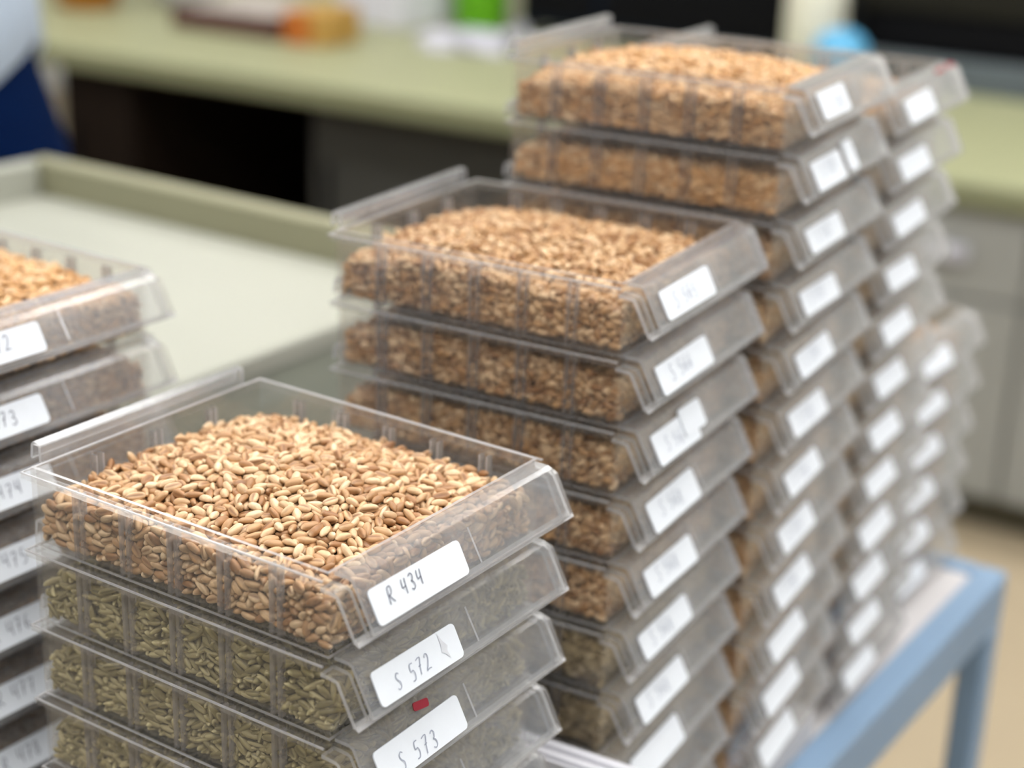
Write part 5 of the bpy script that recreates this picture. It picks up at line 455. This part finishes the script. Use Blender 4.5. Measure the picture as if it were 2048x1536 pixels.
def grain_mesh(kd, var, lev):
    key = (kd, var, lev)
    if key in GM: return GM[key]
    ps = POSES['wheat'].copy(); r = np.random.RandomState(var+7)
    cx, cy = (0.15+4.0)/2, (0.30+4.75)/2
    if var & 1: ps[:, 0] = 2*cx-ps[:, 0]; ps[:, 3] = math.pi-ps[:, 3]; ps[:, 5] = -ps[:, 5]
    if var & 2: ps[:, 1] = 2*cy-ps[:, 1]; ps[:, 3] = -ps[:, 3]; ps[:, 5] = -ps[:, 5]
    ps[:, 2] = -0.93+(ps[:, 2]+0.93)*lev
    if kd.startswith('rye'):      # slimmer kernels pack closer: a second, turned layer fills the gaps
        q = ps.copy(); q[:, 0] = 2*cx-q[:, 0]; q[:, 3] = math.pi-q[:, 3]+0.3; q[:, 5] = -q[:, 5]; ps = np.concatenate([ps, q[::2]])
    n = len(ps)
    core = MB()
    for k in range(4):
        e = 0.27+k*0.28; core.box(0.15+e, 4.0-e, 0.30+e, 4.75-e, -0.955, -0.93+(0.93-0.62+k*0.06)*lev, 'core_shade')
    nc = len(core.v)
    v = np.concatenate([np.array(core.v), ps[:, :3]])*S
    me = bpy.data.meshes.new('grain'); me.from_pydata(v.tolist(), [], core.f); me.materials.append(M['core_shade'])
    rot = np.zeros((nc+n, 3)); rot[nc:, 0] = ps[:, 5]; rot[nc:, 1] = -ps[:, 4]; rot[nc:, 2] = ps[:, 3]
    sc = np.ones((nc+n, 3)); sc[nc:, 0] = r.normal(1, 0.08, n); sc[nc:, 1:] = r.normal(1, 0.07, n)[:, None]
    for nm, ar in (('rot', rot), ('scl', sc)):
        a = me.attributes.new(nm, 'FLOAT_VECTOR', 'POINT'); a.data.foreach_set('vector', ar.ravel())
    a = me.attributes.new('grain', 'BOOLEAN', 'POINT'); a.data.foreach_set('value', [i >= nc for i in range(nc+n)])
    me.update(); GM[key] = me; return me

ORD = ['topmost', 'second', 'third', 'fourth', 'fifth', 'sixth', 'seventh', 'eighth', 'ninth', 'tenth', 'eleventh', 'twelfth']
def tray(M4, name_pos, stack_txt, spec, kd, var, lev, desc):
    """M4: world matrix of the tray; spec: label strips, writing and small marks"""
    loc = M4.translation; rz = M4.to_euler().z
    txt = spec.get('text')
    lb = 'clear plastic seed tray %s%s of the %s stack' % ('marked %s, ' % txt if txt and spec.get('legible') else '', name_pos, stack_txt)
    t = thing('seed_tray', loc, lb, 'tray', rz, 'clear plastic seed trays')
    for nm, me in (('tub', TUB), ('rim', RIM), ('front_handle', HAN), ('stiffening_fin', FIN), ('back_handle', BACK)): link(nm, me, t)
    for k in range(1, 6):
        y = 0.27+(D-0.33)*k/6
        link('divider_rib', RIB, t, (0.146*S, y*S, 0)); link('divider_rib', RIB, t, ((W-0.146)*S, y*S, 0), math.pi)
    for k in range(1, 4):
        x = 0.10+(W-0.2)*k/4; link('divider_rib', RIB, t, (x*S, (D-0.101)*S, 0), -math.pi/2)
    for i, q in enumerate(spec['labels']):
        lo = part('paper_label', label_mb(*q, off=0.006+0.022*i), t, 'white paper label')
        if i == 0 and txt:
            wr = part('handwriting', writing(txt, *spec['wpos'], mt=spec.get('ink', 'ink')), lo, 'pencil handwriting')
            for o_ in (wr,): o_.location.z += 0
        if i == 0 and spec.get('smudge'):
            sm = MB(); x, s = spec['smudge']
            v = [place(x+dx, s*PL+dy, 0.033) for dx, dy in ((-.02, -.16), (.03, -.05), (.08, .02), (.05, .07), (.07, .17), (.0, .08), (-.05, .06), (-.02, -.02))]
            sm.add(v, [tuple(range(8))], 'smudge'); part('torn_mark', sm, lo, 'grey torn mark')
    for q in spec.get('red', []):
        part('red_tape', label_mb(*q, mt='red', off=0.004, th=0.012, r=0.03), t, 'small piece of red tape')
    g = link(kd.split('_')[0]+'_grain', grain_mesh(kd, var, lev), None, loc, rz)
    md = g.modifiers.new('kernels', 'NODES'); md.node_group = TREES[kd]
    tag(g, '%s heaped in the %s tray of the %s stack' % (desc, name_pos.replace(' tray', '').replace(' from the top', ' from top'), stack_txt), 'grain', None, 'stuff')
    return t
R0 = random.Random(5)
def stack(ox, oy, oz, a, n, txt, specs, kinds, lx=0.0, ly=0.0, jit=0.012, ja=0.003):
    for l in range(n):
        ll = min(l, 8)
        x, y = ox+lx*ll, oy+ly*ll; aa = a
        if l > 0: x += R0.uniform(-jit, jit); y += R0.uniform(-jit, jit); aa += R0.uniform(-ja, ja)
        m4 = Matrix.Translation(P(x, y, oz-l)) @ Matrix.Rotation(aa, 4, 'Z')
        sp = specs(l); kd, desc, lev = kinds(l)
        tray(m4, ORD[l] if l == 0 else ORD[l]+' from the top', txt, sp, kd, (l*7+len(txt)) % 4 if not (txt.startswith('near') and l == 0) else 0, lev, desc)
def generic(l, rr, base=0.40, w=1.6):
    x0 = base+rr.uniform(-.03, .05); return [(x0, x0+w+rr.uniform(-.08, .08), 0.24+rr.uniform(-.03, .04), 0.91+rr.uniform(-.04, .04), rr.uniform(-.025, .025))]
rr = random.Random(21)
def specA(l):
    if l == 0: return dict(labels=[(0.28, 1.88, 0.25, 0.91, 0.0)], text='R 434', legible=1, wpos=(0.53, 0.64, 0.185, -0.02))
    if l == 1: return dict(labels=[(0.34, 1.82, 0.26, 0.92, 0.01)], text='S 572', legible=1, wpos=(0.64, 0.80, 0.19, 0.0), ink='faint', smudge=(1.52, 0.55))
    if l == 2: return dict(labels=[(0.38, 1.93, 0.24, 0.93, -0.01)], text='S 573', legible=1, wpos=(0.70, 0.86, 0.21, 0.03), ink='faint', red=[(1.22, 1.48, -0.06, 0.10, 0.15)])
    return dict(labels=generic(l, rr), text='S 574' if l == 3 else None, wpos=(0.75, 0.62, 0.2, 0), ink='faint')
def kindA(l): return ('wheat_pale', 'pale tan wheat kernels', 1.0) if l == 0 else (('rye_green', 'olive green rye kernels', 0.97) if l < 6 else ('rye_brown', 'brown rye kernels', 0.96))
def specB(l):
    if l == 0: return dict(labels=[(0.42, 2.0, 0.20, 0.87, 0.0)], text='S 565', legible=1, wpos=(0.72, 0.70, 0.22, 0.0), ink='faint')
    if l == 2: return dict(labels=[(0.40, 1.75, 0.22, 0.95, 0.0), (1.30, 2.0, 0.10, 0.74, 0.02)], text='S 567', wpos=(0.70, 0.74, 0.2, 0), ink='faint')
    d = dict(labels=generic(l, rr)); 
    if l < 7: d.update(text='S 56%d' % (5+l if l < 4 else 8), wpos=(0.72, 0.72, 0.21, 0), ink='faint')
    return d
def kindB(l): return ('wheat_gold', 'golden wheat kernels', 1.0 if l == 0 else 0.83) if l < 4 else (('rye_brown', 'brown green rye kernels', 0.86) if l != 4 else ('wheat_gold', 'golden brown wheat kernels', 0.92))
def specC(l):
    d = dict(labels=generic(l, rr, 0.42, 1.5), text='S 5%d' % (30+l) if l < 9 else None, wpos=(0.72, 0.70, 0.2, 0), ink='faint')
    if l == 0: d['labels'] = [(0.42, 1.62, 0.15, 0.85, 0.0)]
    if l == 1: d['labels'] = [(0.40, 1.72, 0.22, 0.96, 0.0), (1.85, 2.30, 0.12, 0.90, 0.0)]
    return d
def kindC(l): return ('wheat_orange' if l != 2 else 'wheat_gold', 'orange tan wheat kernels', 1.04 if l == 0 else 0.82)
def specD(l):
    d = dict(labels=generic(l, rr, 0.42, 1.55))
    if l == 0: d['red'] = [(2.6, 3.1, -0.16, -0.05, 0.0), (3.3, 3.7, -0.18, -0.06, 0.1)]
    return d
def kindD(l): return ('wheat_gold', 'golden wheat kernels', 0.8)
def specE(l): return dict(labels=generic(l, rr, 0.45, 1.5))
FT = ['R 472', 'R 473', 'R 474', 'R 475', 'R 476', 'R 477', 'R 478']
def specF(l):
    d = dict(labels=[(0.12+rr.uniform(-.03, .03), 1.74+rr.uniform(-.04, .04), 0.24, 0.91, rr.uniform(-.02, .02))])
    if l < 7: d.update(text=FT[l], wpos=(0.56, 0.70, 0.2, 0), ink='ink', legible=1)
    return d
def kindF(l): return ('wheat_orange', 'orange tan wheat kernels', 1.0 if l == 0 else 0.9)

stack(0, 0, 0, 0.0, 9, 'near front', specA, kindA)
stack(6.218, 0.209, 1.653, 0.0853, 10, 'second front', specB, kindB, -0.0068, -0.0081)
stack(10.56, 0.145, 3.653, 0.0996, 12, 'tallest front', specC, kindC, -0.003, -0.0035)
stack(14.75, 0.437, 3.0, 0.0737, 12, 'fourth front', specD, kindD, 0.0165, -0.004)
stack(19.15, 1.15, -3.0, 0.0, 6, 'low far end', specE, kindD)
stack(0.40, 7.03, 1.0, 0.0, 10, 'rear left', specF, kindF)

# ------------------------------------------------------------ blue trolley under the stacks
t = thing('trolley', P(11.6, 6, -32), 'blue painted steel trolley with a pale top carrying the stacks of seed trays', 'trolley')
def tb(name, mb, label=None): return part(name, mb, t, label)
X0, X1, Y0, Y1, ZT = -13.6, 11.75, -6.3, 6.35, 23.0
b = MB(); b.box(X0+.5, X1-.6, Y0+.65, Y1-.3, ZT-.35, ZT, 'shelf', b=.04); tb('shelf_top', b, 'pale laminate top')
b = MB(); b.box(X0, X1, Y0, Y0+.65, ZT-1.25, ZT+.05, 'blue', b=.06); tb('rail', b)
b = MB(); b.box(X0, X1, Y1-.3, Y1, ZT-1.25, ZT+.05, 'blue', b=.06); tb('rail', b)
b = MB(); b.box(X0, X0+.5, Y0+.65, Y1-.3, ZT-1.25, ZT+.05, 'blue', b=.06); tb('rail', b)
b = MB(); b.box(X1-.6, X1, Y0+.65, Y1-.3, ZT-1.25, ZT+.05, 'blue', b=.06); tb('rail', b)
for x in (X0, X1-.8):
    for y in (Y0, Y1-.7):
        b = MB(); b.box(x, x+.8, y, y+.65, 1.6, ZT-1.25, 'blue', b=.06); lg = tb('leg', b)
        b = MB(); b.box(x+.1, x+.7, y+.05, y+.6, 0, 1.6, 'black', b=.15); part('rubber_foot', b, lg, 'black rubber foot')
one('board', (lambda b: (b.box(0, 8.6, 0, 5.4, 0, .64, 'shelf', b=.05), b)[1])(MB()), P(5.6, .35, -9), 'pale grey board lying under the two middle tray stacks', 'board')
# white paper standing in the gap between the two nearest stacks
t2 = thing('paper_stack', P(5.16, -1.15, -9), 'white paper sheets standing on edge in the gap between the two nearest tray stacks', 'paper', 0.0853)
for k in range(7):
    b = MB(); x = -.02+k*.072; b.box(x, x+.062, .03*(k % 3), 2.5-.04*(k % 2), 0, 4.16+.02*((k*5) % 3), 'white'); part('sheet', b, t2)

# ------------------------------------------------------------ rimmed side table behind
t = thing('side_table', P(6, 12.45, -32), 'pale green topped side table with a raised rim shaded olive behind the rear stack', 'table')
b = MB(); b.box(-12, 12.6, 0, 13.5, 27.9, 28.4, 'table', b=.06); part('tabletop', b, t)
b = MB(); b.box(12.6, 13.2, 0, 14.0, 27.9, 29.35, 'rim', top='rim', b=.08); part('raised_rim', b, t, 'raised rim with its shade painted olive')
b = MB(); b.box(-12, 12.6, 13.5, 14.0, 27.9, 29.35, 'table', b=.08); part('raised_rim', b, t)
b = MB(); b.box(-12, 13.2, 0.08, 0.5, 20, 27.9, 'tpanel'); part('front_panel', b, t, 'front panel with its shade painted grey green')
b = MB(); b.box(12.75, 13.2, 0.5, 14.0, 20, 27.9, 'tpanel'); part('side_panel', b, t)
for x in (-11.9, 12.2):
    for y in (.2, 13.0):
        b = MB(); b.box(x, x+1, y, y+.9, 0, 20, 'dgrey', b=.06); part('leg', b, t)

# ------------------------------------------------------------ long worktop and cabinets at the back
CA = 0.058; CO = (72.6, 50.0)
def cp(d, yy, z): # d: depth behind the front edge, yy: distance along from the local origin
    return P(CO[0]+d*math.cos(CA)-yy*math.sin(CA), CO[1]+d*math.sin(CA)+yy*math.cos(CA), z)
CZ = -12.0
def cbox(name, d0, d1, y0, y1, z0, z1, mt, label, cat, b_=.1, kind=None, group=None):
    b = MB(); b.box(0, d1-d0, 0, y1-y0, 0, z1-z0, mt, b=b_); return one(name, b, cp(d0, y0, z0), label, cat, CA, group, kind)
t = thing('worktop', cp(0, -60, CZ), 'long olive green laboratory worktop running along the back', 'worktop', CA)
b = MB(); b.box(.35, 57, 0, 130, -1.3, 0, 'counter', b=.08); part('top_slab', b, t)
b = MB(); b.box(0, .35, 0, 130, -1.35, -.02, 'cedge', b=.1); part('front_edge', b, t, 'front edge with its shade painted darker olive')
def cabinet(name, y0, y1, d, mt, label, handle=None):
    h = 32+CZ-1.35; t = thing(name, cp(d, y0, -32), label, 'cabinet', CA); wd = y1-y0-.1
    b = MB(); b.box(.5, 30, 0, wd, 2.2, h-.05, mt, b=.06); part('carcass', b, t)
    b = MB(); b.box(1.6, 29, .1, wd-.1, 0, 2.2, 'toe'); part('toe_kick', b, t, 'dark recessed plinth')
    nd = 2 if wd > 20 else 1
    for k in range(nd):
        b = MB(); b.box(0, .5, wd*k/nd+.12, wd*(k+1)/nd-.12, 2.3, h-(5.2 if handle else .3), mt, b=.06); dr = part('door', b, t)
        b = MB(); b.box(-.5, 0, wd*(k+1)/nd-1.6, wd*(k+1)/nd-1.2, h*.55, h*.55+4, 'steel' if handle else 'black', b=.08); part('door_pull', b, dr, 'steel bar pull' if handle else 'black bar pull')
        if handle:
            b = MB(); b.box(0, .5, wd*k/nd+.12, wd*(k+1)/nd-.12, h-5.0, h-.2, mt, b=.06); dr = part('drawer', b, t)
            b = MB(); b.box(-.6, 0, wd*(k+.5)/nd-2.2, wd*(k+.5)/nd+2.2, h-3.0, h-2.2, 'lilac', b=.1); part('drawer_pull', b, dr, 'pale lilac drawer pull')
    return t
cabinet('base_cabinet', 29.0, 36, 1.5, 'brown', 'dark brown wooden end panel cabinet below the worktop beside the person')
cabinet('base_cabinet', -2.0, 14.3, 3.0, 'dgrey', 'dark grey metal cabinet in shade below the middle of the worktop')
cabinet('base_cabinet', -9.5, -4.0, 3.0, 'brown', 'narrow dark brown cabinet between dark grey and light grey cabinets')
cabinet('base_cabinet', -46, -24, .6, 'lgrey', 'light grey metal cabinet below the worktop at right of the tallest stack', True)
cbox('back_panel', 24, 25, 14.5, 28.8, -32, CZ-1.4, 'void', 'board coloured black for shade, closing the knee space below the worktop', 'panel')
cbox('back_panel', 24, 25, -23.8, -9.7, -32, CZ-1.4, 'void', 'board coloured black for shade, behind the gap right of the narrow brown cabinet', 'panel')

# things on the worktop
def px(o): return o
def loc_from(x, y, z): return P(x, y, z)
def small(name, label, cat, x, y, rot=0.0): return thing(name, P(x, y, CZ), label, cat, rot)
t = small('orange_tub', 'open orange plastic tub on the worktop at the far left', 'tub', 86.5, 98.5)
b = MB(); b.lathe([(1.7, .05), (2.4, .0), (2.9, 4.5), (3.2, 4.6), (3.2, 4.9), (2.8, 4.9), (2.3, .4)], 0, 0, 'orange', 28); part('tub_body', b, t)
b = MB(); b.lathe([(3.05, 3.6), (3.25, 3.65), (3.25, 4.0), (3.05, 4.05)], 0, 0, 'rust', 28, cap=False); part('band', b, t, 'rust band below the lip')
t = small('bowl', 'small white bowl on the worktop between the orange tub and the seed box', 'bowl', 92.5, 93.0)
b = MB(); b.lathe([(1.6, 0), (1.8, .3), (3.2, 1.6), (3.7, 3.0), (3.5, 3.0), (3.0, 1.7), (1.5, .5)], 0, 0, 'white', 28); part('bowl_body', b, t)
# maroon wooden sample box with grey seed and a rust and ochre end
ang = math.atan2(74.17-85.06, 82.78-85.71)+math.pi/2
t = small('sample_box', 'flat maroon wooden sample box of grey seed with an orange end on the worktop', 'box', 86.0, 79.5, CA)
b = MB(); b.box(-2.6, 6.7, -4.0, 6.2, 0, .35, 'maroon', b=.06); b.box(-2.6, -2.2, -4.0, 6.2, .35, 1.7, 'maroon', b=.05); b.box(6.3, 6.7, -4.0, 6.2, .35, 1.7, 'maroon', b=.05); b.box(-2.2, 6.3, 5.8, 6.2, .35, 1.7, 'maroon'); b.box(-2.2, 6.3, -4.0, -3.6, .35, 1.7, 'maroon'); part('box_frame', b, t)
b = MB(); n = 9; vs = [(-2.2+8.5*i/n, -3.6+9.4*j/n, 1.6+1.0*math.sin(math.pi*i/n)*math.sin(math.pi*j/n)) for i in range(n+1) for j in range(n+1)]
b.add(vs, [(i*(n+1)+j, (i+1)*(n+1)+j, (i+1)*(n+1)+j+1, i*(n+1)+j+1) for i in range(n) for j in range(n)], 'seedgrey', True); s_ = part('seed_filling', b, t, 'grey seed filling'); s_['kind'] = 'stuff'
t = small('card_carton', 'small rust and ochre carton at the right end of the seed box', 'carton', 86.2, 72.8, CA+.1)
b = MB(); b.box(-2.4, 2.4, -1.8, 1.9, 0, 2.5, 'ochre', b=.12); part('carton_body', b, t)
b = MB(); b.box(-2.55, -2.4, -.2, 1.9, .1, 2.4, 'rust'); b.box(-2.45, 1.2, 1.9, 2.05, .1, 2.4, 'rust'); part('printed_band', b, t, 'rust orange side')
t = small('white_carton', 'white carton standing on the worktop behind the seed box', 'carton', 98.4, 75.6, CA-.1)
b = MB(); b.box(-3.5, 3.5, -3.4, 3.2, 0, 6.5, 'white', b=.15); part('carton_body', b, t)
for s0 in (-1, 1):
    b = MB(); b.box(-3.4 if s0 < 0 else .05, -.05 if s0 < 0 else 3.4, -3.3, 3.1, 6.5, 6.62, 'white'); part('flap', b, t)
t = small('plastic_bag', 'crumpled lilac plastic bag lying in front of the green cup', 'bag', 92.3, 64.0, CA)
rb = random.Random(4); b = MB(); vs = []; na, nz = 26, 8
for i in range(nz+1):
    ph = math.pi/2*i/nz
    for k in range(na):
        a = 2*math.pi*k/na; rr_ = (1+.14*math.sin(5*a+i)+rb.uniform(-.06, .06))*math.cos(ph)**.7
        vs.append((2.8*rr_*math.cos(a), 4.1*rr_*math.sin(a), 1.15*math.sin(ph)*(1+rb.uniform(-.12, .12))+.02))
b.add(vs, [(i*na+k, i*na+(k+1) % na, (i+1)*na+(k+1) % na, (i+1)*na+k) for i in range(nz) for k in range(na)], 'lilac'); part('bag_film', b, t)
b = MB(); b.lathe([(.5, 0), (.35, .3), (.5, .9), (.85, 1.5)], 0, 0, 'lilac', 10, cap=False); k_ = part('bag_neck', b, t); k_.location = (0, -3.4*S, 1.1*S); k_.rotation_euler = (1.2, 0, 0)
t = small('cup', 'lime green plastic cup on the worktop beside the lilac bag', 'cup', 101.5, 69.2)
b = MB(); b.lathe([(1.9, 0), (2.1, .1), (2.4, 6.5), (2.5, 6.6), (2.5, 6.9), (2.25, 6.9), (1.9, .5)], 0, 0, 'green', 32); part('cup_body', b, t)
# dark machines
t = thing('bench_oven', cp(28.6, 10.8, CZ), 'long navy black bench oven behind the tallest stack', 'oven', CA)
b = MB(); b.box(.4, 11, -22.5, 2.6, .8, 24, 'navy', b=.2); part('housing', b, t)
b = MB(); b.box(0, .4, -21.8, -5.0, 1.6, 20, 'black', b=.12); d_ = part('door', b, t)
b = MB(); b.box(-.8, -.4, -20, -7, 20.6, 21.1, 'steel', b=.1); b.box(-.4, .4, -19.5, -19, 20.6, 21.1, 'steel'); b.box(-.4, .4, -8, -7.5, 20.6, 21.1, 'steel'); part('door_handle', b, t, 'steel bar handle')
b = MB(); b.box(.1, .4, -4.2, 2.2, 1.6, 23, 'black', b=.1); part('control_panel', b, t)
for y in (-21, 1.6):
    for d in (1, 10):
        b = MB(); b.lathe([(.5, 0), (.5, .8)], d, y, 'black', 12); part('foot', b, t)
t = thing('bench_incubator', cp(27.5, -15.0, CZ), 'wide black incubator on a blue grey base at the right end of the worktop', 'incubator', CA)
b = MB(); b.box(-1.2, 12, -42, 0, 0, 2.1, 'bluegrey', b=.15); part('base', b, t, 'blue grey steel base')
b = MB(); b.box(.4, 12, -42, 0, 2.1, 4.9, 'black', b=.2); part('housing', b, t)
b = MB(); b.box(0, .4, -30, -1, 2.4, 4.7, 'black', b=.12); part('door', b, t)
b = MB(); b.box(-.1, 12, -42, 0, 4.9, 17, 'hood', b=.2); part('hood', b, t, 'dark brown grey hood')
t = small('bottle', 'cream plastic bottle standing before the bench oven', 'bottle', 98.0, 38.6)
b = MB(); b.lathe([(1.9, 0), (2.1, .3), (2.1, 7.5), (1.8, 8.6), (1.2, 9.4), (1.1, 12.4)], 0, 0, 'cream', 28); part('bottle_body', b, t)
b = MB(); b.lathe([(1.35, 12.2), (1.4, 12.3), (1.4, 14), (1.2, 14.2)], 0, 0, 'cream', 24); part('cap', b, t)
t = small('blue_tub', 'sky blue plastic tub with a round lid in front of the cream bottle', 'tub', 94.6, 35.1)
b = MB(); b.lathe([(1.6, 0), (1.7, .2), (1.7, 2.4), (1.5, 2.5)], 0, 0, 'sky', 32); part('tub_body', b, t)
b = MB(); b.lathe([(1.85, 2.3), (1.9, 2.4), (1.85, 3.0), (1.5, 3.7), (.9, 4.1), (.3, 4.25), (.05, 4.27)], 0, 0, 'sky', 32); part('lid', b, t)

# ------------------------------------------------------------ person beyond the table corner
def bake(o):
    dg = bpy.context.evaluated_depsgraph_get(); me = bpy.data.meshes.new_from_object(o.evaluated_get(dg)); o.modifiers.clear(); o.data = me
def skin(name, pts, edges, mt, parent=None, loc=None, rot=0.0, sub=2, root=0):
    me = bpy.data.meshes.new(name); me.from_pydata([(x*S, y*S, z*S) for x, y, z, *_ in pts], edges, [])
    o = link(name, me, parent, loc, rot)
    o.modifiers.new('skin', 'SKIN'); o.modifiers.new('sub', 'SUBSURF').levels = sub
    if not me.skin_vertices: me.skin_vertices_ensure() if hasattr(me, 'skin_vertices_ensure') else None
    ly = me.skin_vertices[0].data
    for i, p in enumerate(pts):
        ly[i].radius = (p[3]*S, (p[4] if len(p) > 4 else p[3])*S); ly[i].use_root = (i == root)
    bake(o); o.data.materials.clear(); o.data.materials.append(M[mt])
    o.data.polygons.foreach_set('use_smooth', [True]*len(o.data.polygons)); return o
pts, ed = [], []
def chain(start, lst):
    k = start
    for p in lst:
        pts.append(p); ed.append((k, len(pts)-1)); k = len(pts)-1
    return k
pts.append((0, 0, 31, 4.6, 3.4))
k = chain(0, [(0, .2, 36, 4.2, 3.0), (0, 0, 41, 4.8, 3.3), (0, -.2, 45.0, 3.4, 2.2)]); sh = k
hd = chain(sh, [(0, .1, 48.4, 1.7), (0, .5, 50.2, 1.75), (0, .8, 52.2, 2.5, 3.1), (0, .8, 54.6, 2.5, 3.2), (0, .5, 56.4, 1.5, 2.0)])
HANDS = []
for s0 in (-1, 1):
    chain(0, [(s0*2.9, 0, 27.5, 2.8), (s0*3.1, .2, 22, 2.4), (s0*3.1, .2, 16, 1.9), (s0*3.1, -.2, 11, 1.85), (s0*3.1, -.3, 3.2, 1.15), (s0*3.2, .2, 1.2, 1.2), (s0*3.5, 3.2, .8, 1.2, .8), (s0*3.7, 5.6, .6, .9, .6)])
    k = chain(sh, [(s0*5.2, -.2, 45.2, 1.3), (s0*6.1, -.4, 41, 1.35), (s0*5.2, .2, 36, 1.35), (s0*3.9, 4.0, 36.6, 1.15), (s0*2.6, 7.4, 37.2, .8)])
    pm = chain(k, [(s0*2.2, 8.9, 37.3, 1.0, .5)]); HANDS.append(pm)
    chain(k, [(s0*2.9-s0*1.3, 8.3, 37.9, .4), (s0*1.1, 9.2, 38.3, .36), (s0*.7, 10.0, 38.1, .3)])
    for q, (dx, ln) in enumerate(((-.75, 2.3), (-.25, 2.6), (.28, 2.45), (.75, 1.9))):
        x = s0*2.1+s0*dx
        chain(pm, [(x, 9.9, 37.2, .36), (x, 9.9+ln*.5, 36.9, .33), (x*.98, 9.9+ln*.85, 36.3, .28)])
per = skin('person', pts, ed, 'skin', None, P(18.65, 34.95, -32), -0.985)
tag(per, 'person in a light blue shirt and navy trousers standing beyond the table corner', 'person')
def loft(name, rings, mt, label=None, n=28, cap=False):
    b = MB(); v = [p for r in rings for p in r]; b.add(v, [(i*n+k, i*n+(k+1) % n, (i+1)*n+(k+1) % n, (i+1)*n+k) for i in range(len(rings)-1) for k in range(n)], mt, True)
    if cap: b.add(rings[0], [tuple(range(n))], mt); b.add(rings[-1], [tuple(range(n))], mt)
    return part(name, b, per, label)
def el(cx, cy, z, rx, ry, n=28, hem=0.0): return [(cx+rx*math.cos(2*math.pi*k/n), cy+ry*math.sin(2*math.pi*k/n), z-hem*abs(math.sin(2*math.pi*k/n))) for k in range(n)]
loft('shirt', [el(0, 0, 31.9, 6.0, 4.4, hem=2.6), el(0, 0, 32.1, 6.25, 4.65, hem=2.6), el(0, 0, 34.5, 6.0, 4.3, hem=.8), el(0, 0, 37, 5.6, 4.0), el(0, 0, 41, 6.0, 4.3), el(0, -.1, 44.5, 6.4, 4.0), el(0, -.1, 46.9, 6.0, 3.5), el(0, .1, 48.2, 3.6, 2.8), el(0, .2, 48.6, 2.2, 2.1), el(0, .2, 49.4, 2.1, 2.0)], 'shirt')
for s0 in (-1, 1):
    so = skin('sleeve', [(s0*4.4, -.2, 45.6, 2.6), (s0*6.0, -.3, 43.4, 2.6), (s0*6.3, -.4, 40, 2.1), (s0*5.4, .2, 36.2, 1.9), (s0*4.0, 3.6, 36.6, 1.6), (s0*3.2, 5.6, 36.9, 1.45)], [(i, i+1) for i in range(5)], 'shirt', per)
loft('trousers', [el(0, 0, 33.5, 5.3, 3.9), el(0, 0, 31, 6.0, 4.4), el(0, 0, 28.5, 6.8, 4.7), el(0, 0, 26.5, 6.9, 4.4)], 'jeans', cap=True)
for s0 in (-1, 1):
    loft('trouser_leg', [el(s0*3.15, 0, 29, 3.2, 4.0), el(s0*3.2, 0, 26, 3.4, 4.1), el(s0*3.2, .1, 20, 3.0, 3.4), el(s0*3.2, .1, 15.5, 2.6, 2.8), el(s0*3.2, 0, 8, 2.4, 2.5), el(s0*3.2, 0, 2.2, 2.3, 2.5)], 'jeans')
    loft('shoe', [el(s0*3.4, 1.8, 0.02, 1.5, 4.4), el(s0*3.4, 1.8, .7, 1.6, 4.5), el(s0*3.4, 1.4, 1.5, 1.5, 3.9), el(s0*3.3, .2, 2.6, 1.5, 2.0)], 'shoe', cap=True)
    loft('eye', [el(s0*1.15, 3.55-abs(q)*.3, 53.2+.2*q, .05+.36*(1-q*q), .1+.12*(1-q*q), 12) for q in (-1, -.5, 0, .5, 1)], 'eye', n=12)
    loft('iris', [el(s0*1.15, 3.72, 53.2+.2*q, .02+.2*(1-q*q)**.5, .02+.05*(1-q*q)**.5, 12) for q in (-1, -.6, 0, .6, 1)], 'hair', n=12)
    loft('eyebrow', [el(s0*1.2, 3.3, 53.85+.12*q, .1+.6*(1-q*q), .1+.2*(1-q*q), 12) for q in (-1, -.4, .4, 1)], 'hair', n=12)
    loft('ear', [el(s0*2.75, .5, 53.0+.95*q, .08+.28*(1-q*q)**.5, .15+.6*(1-q*q)**.5, 12) for q in (-1, -.6, 0, .6, 1)], 'skin', n=12)
loft('nose', [el(0, 3.3, 53.6, .22, .3, 12), el(0, 3.7, 52.9, .38, .5, 12), el(0, 3.9, 52.1, .6, .6, 12), el(0, 3.5, 51.7, .4, .4, 12)], 'skin', n=12)
loft('mouth', [el(0, 3.15, 50.75+.22*q, .1+.95*(1-q*q), .1+.3*(1-q*q), 12) for q in (-1, -.4, .4, 1)], 'lips', n=12)
loft('hair', [el(0, -.3, 50.6, 2.3, 2.4), el(0, -.1, 52, 2.85, 3.1), el(0, .1, 54.2, 3.0, 3.3), el(0, .5, 55.8, 2.9, 3.4), el(0, .6, 57.0, 2.2, 2.7), el(0, .5, 57.6, .8, 1.0)], 'hair', cap=True)
bpy.context.view_layer.update()
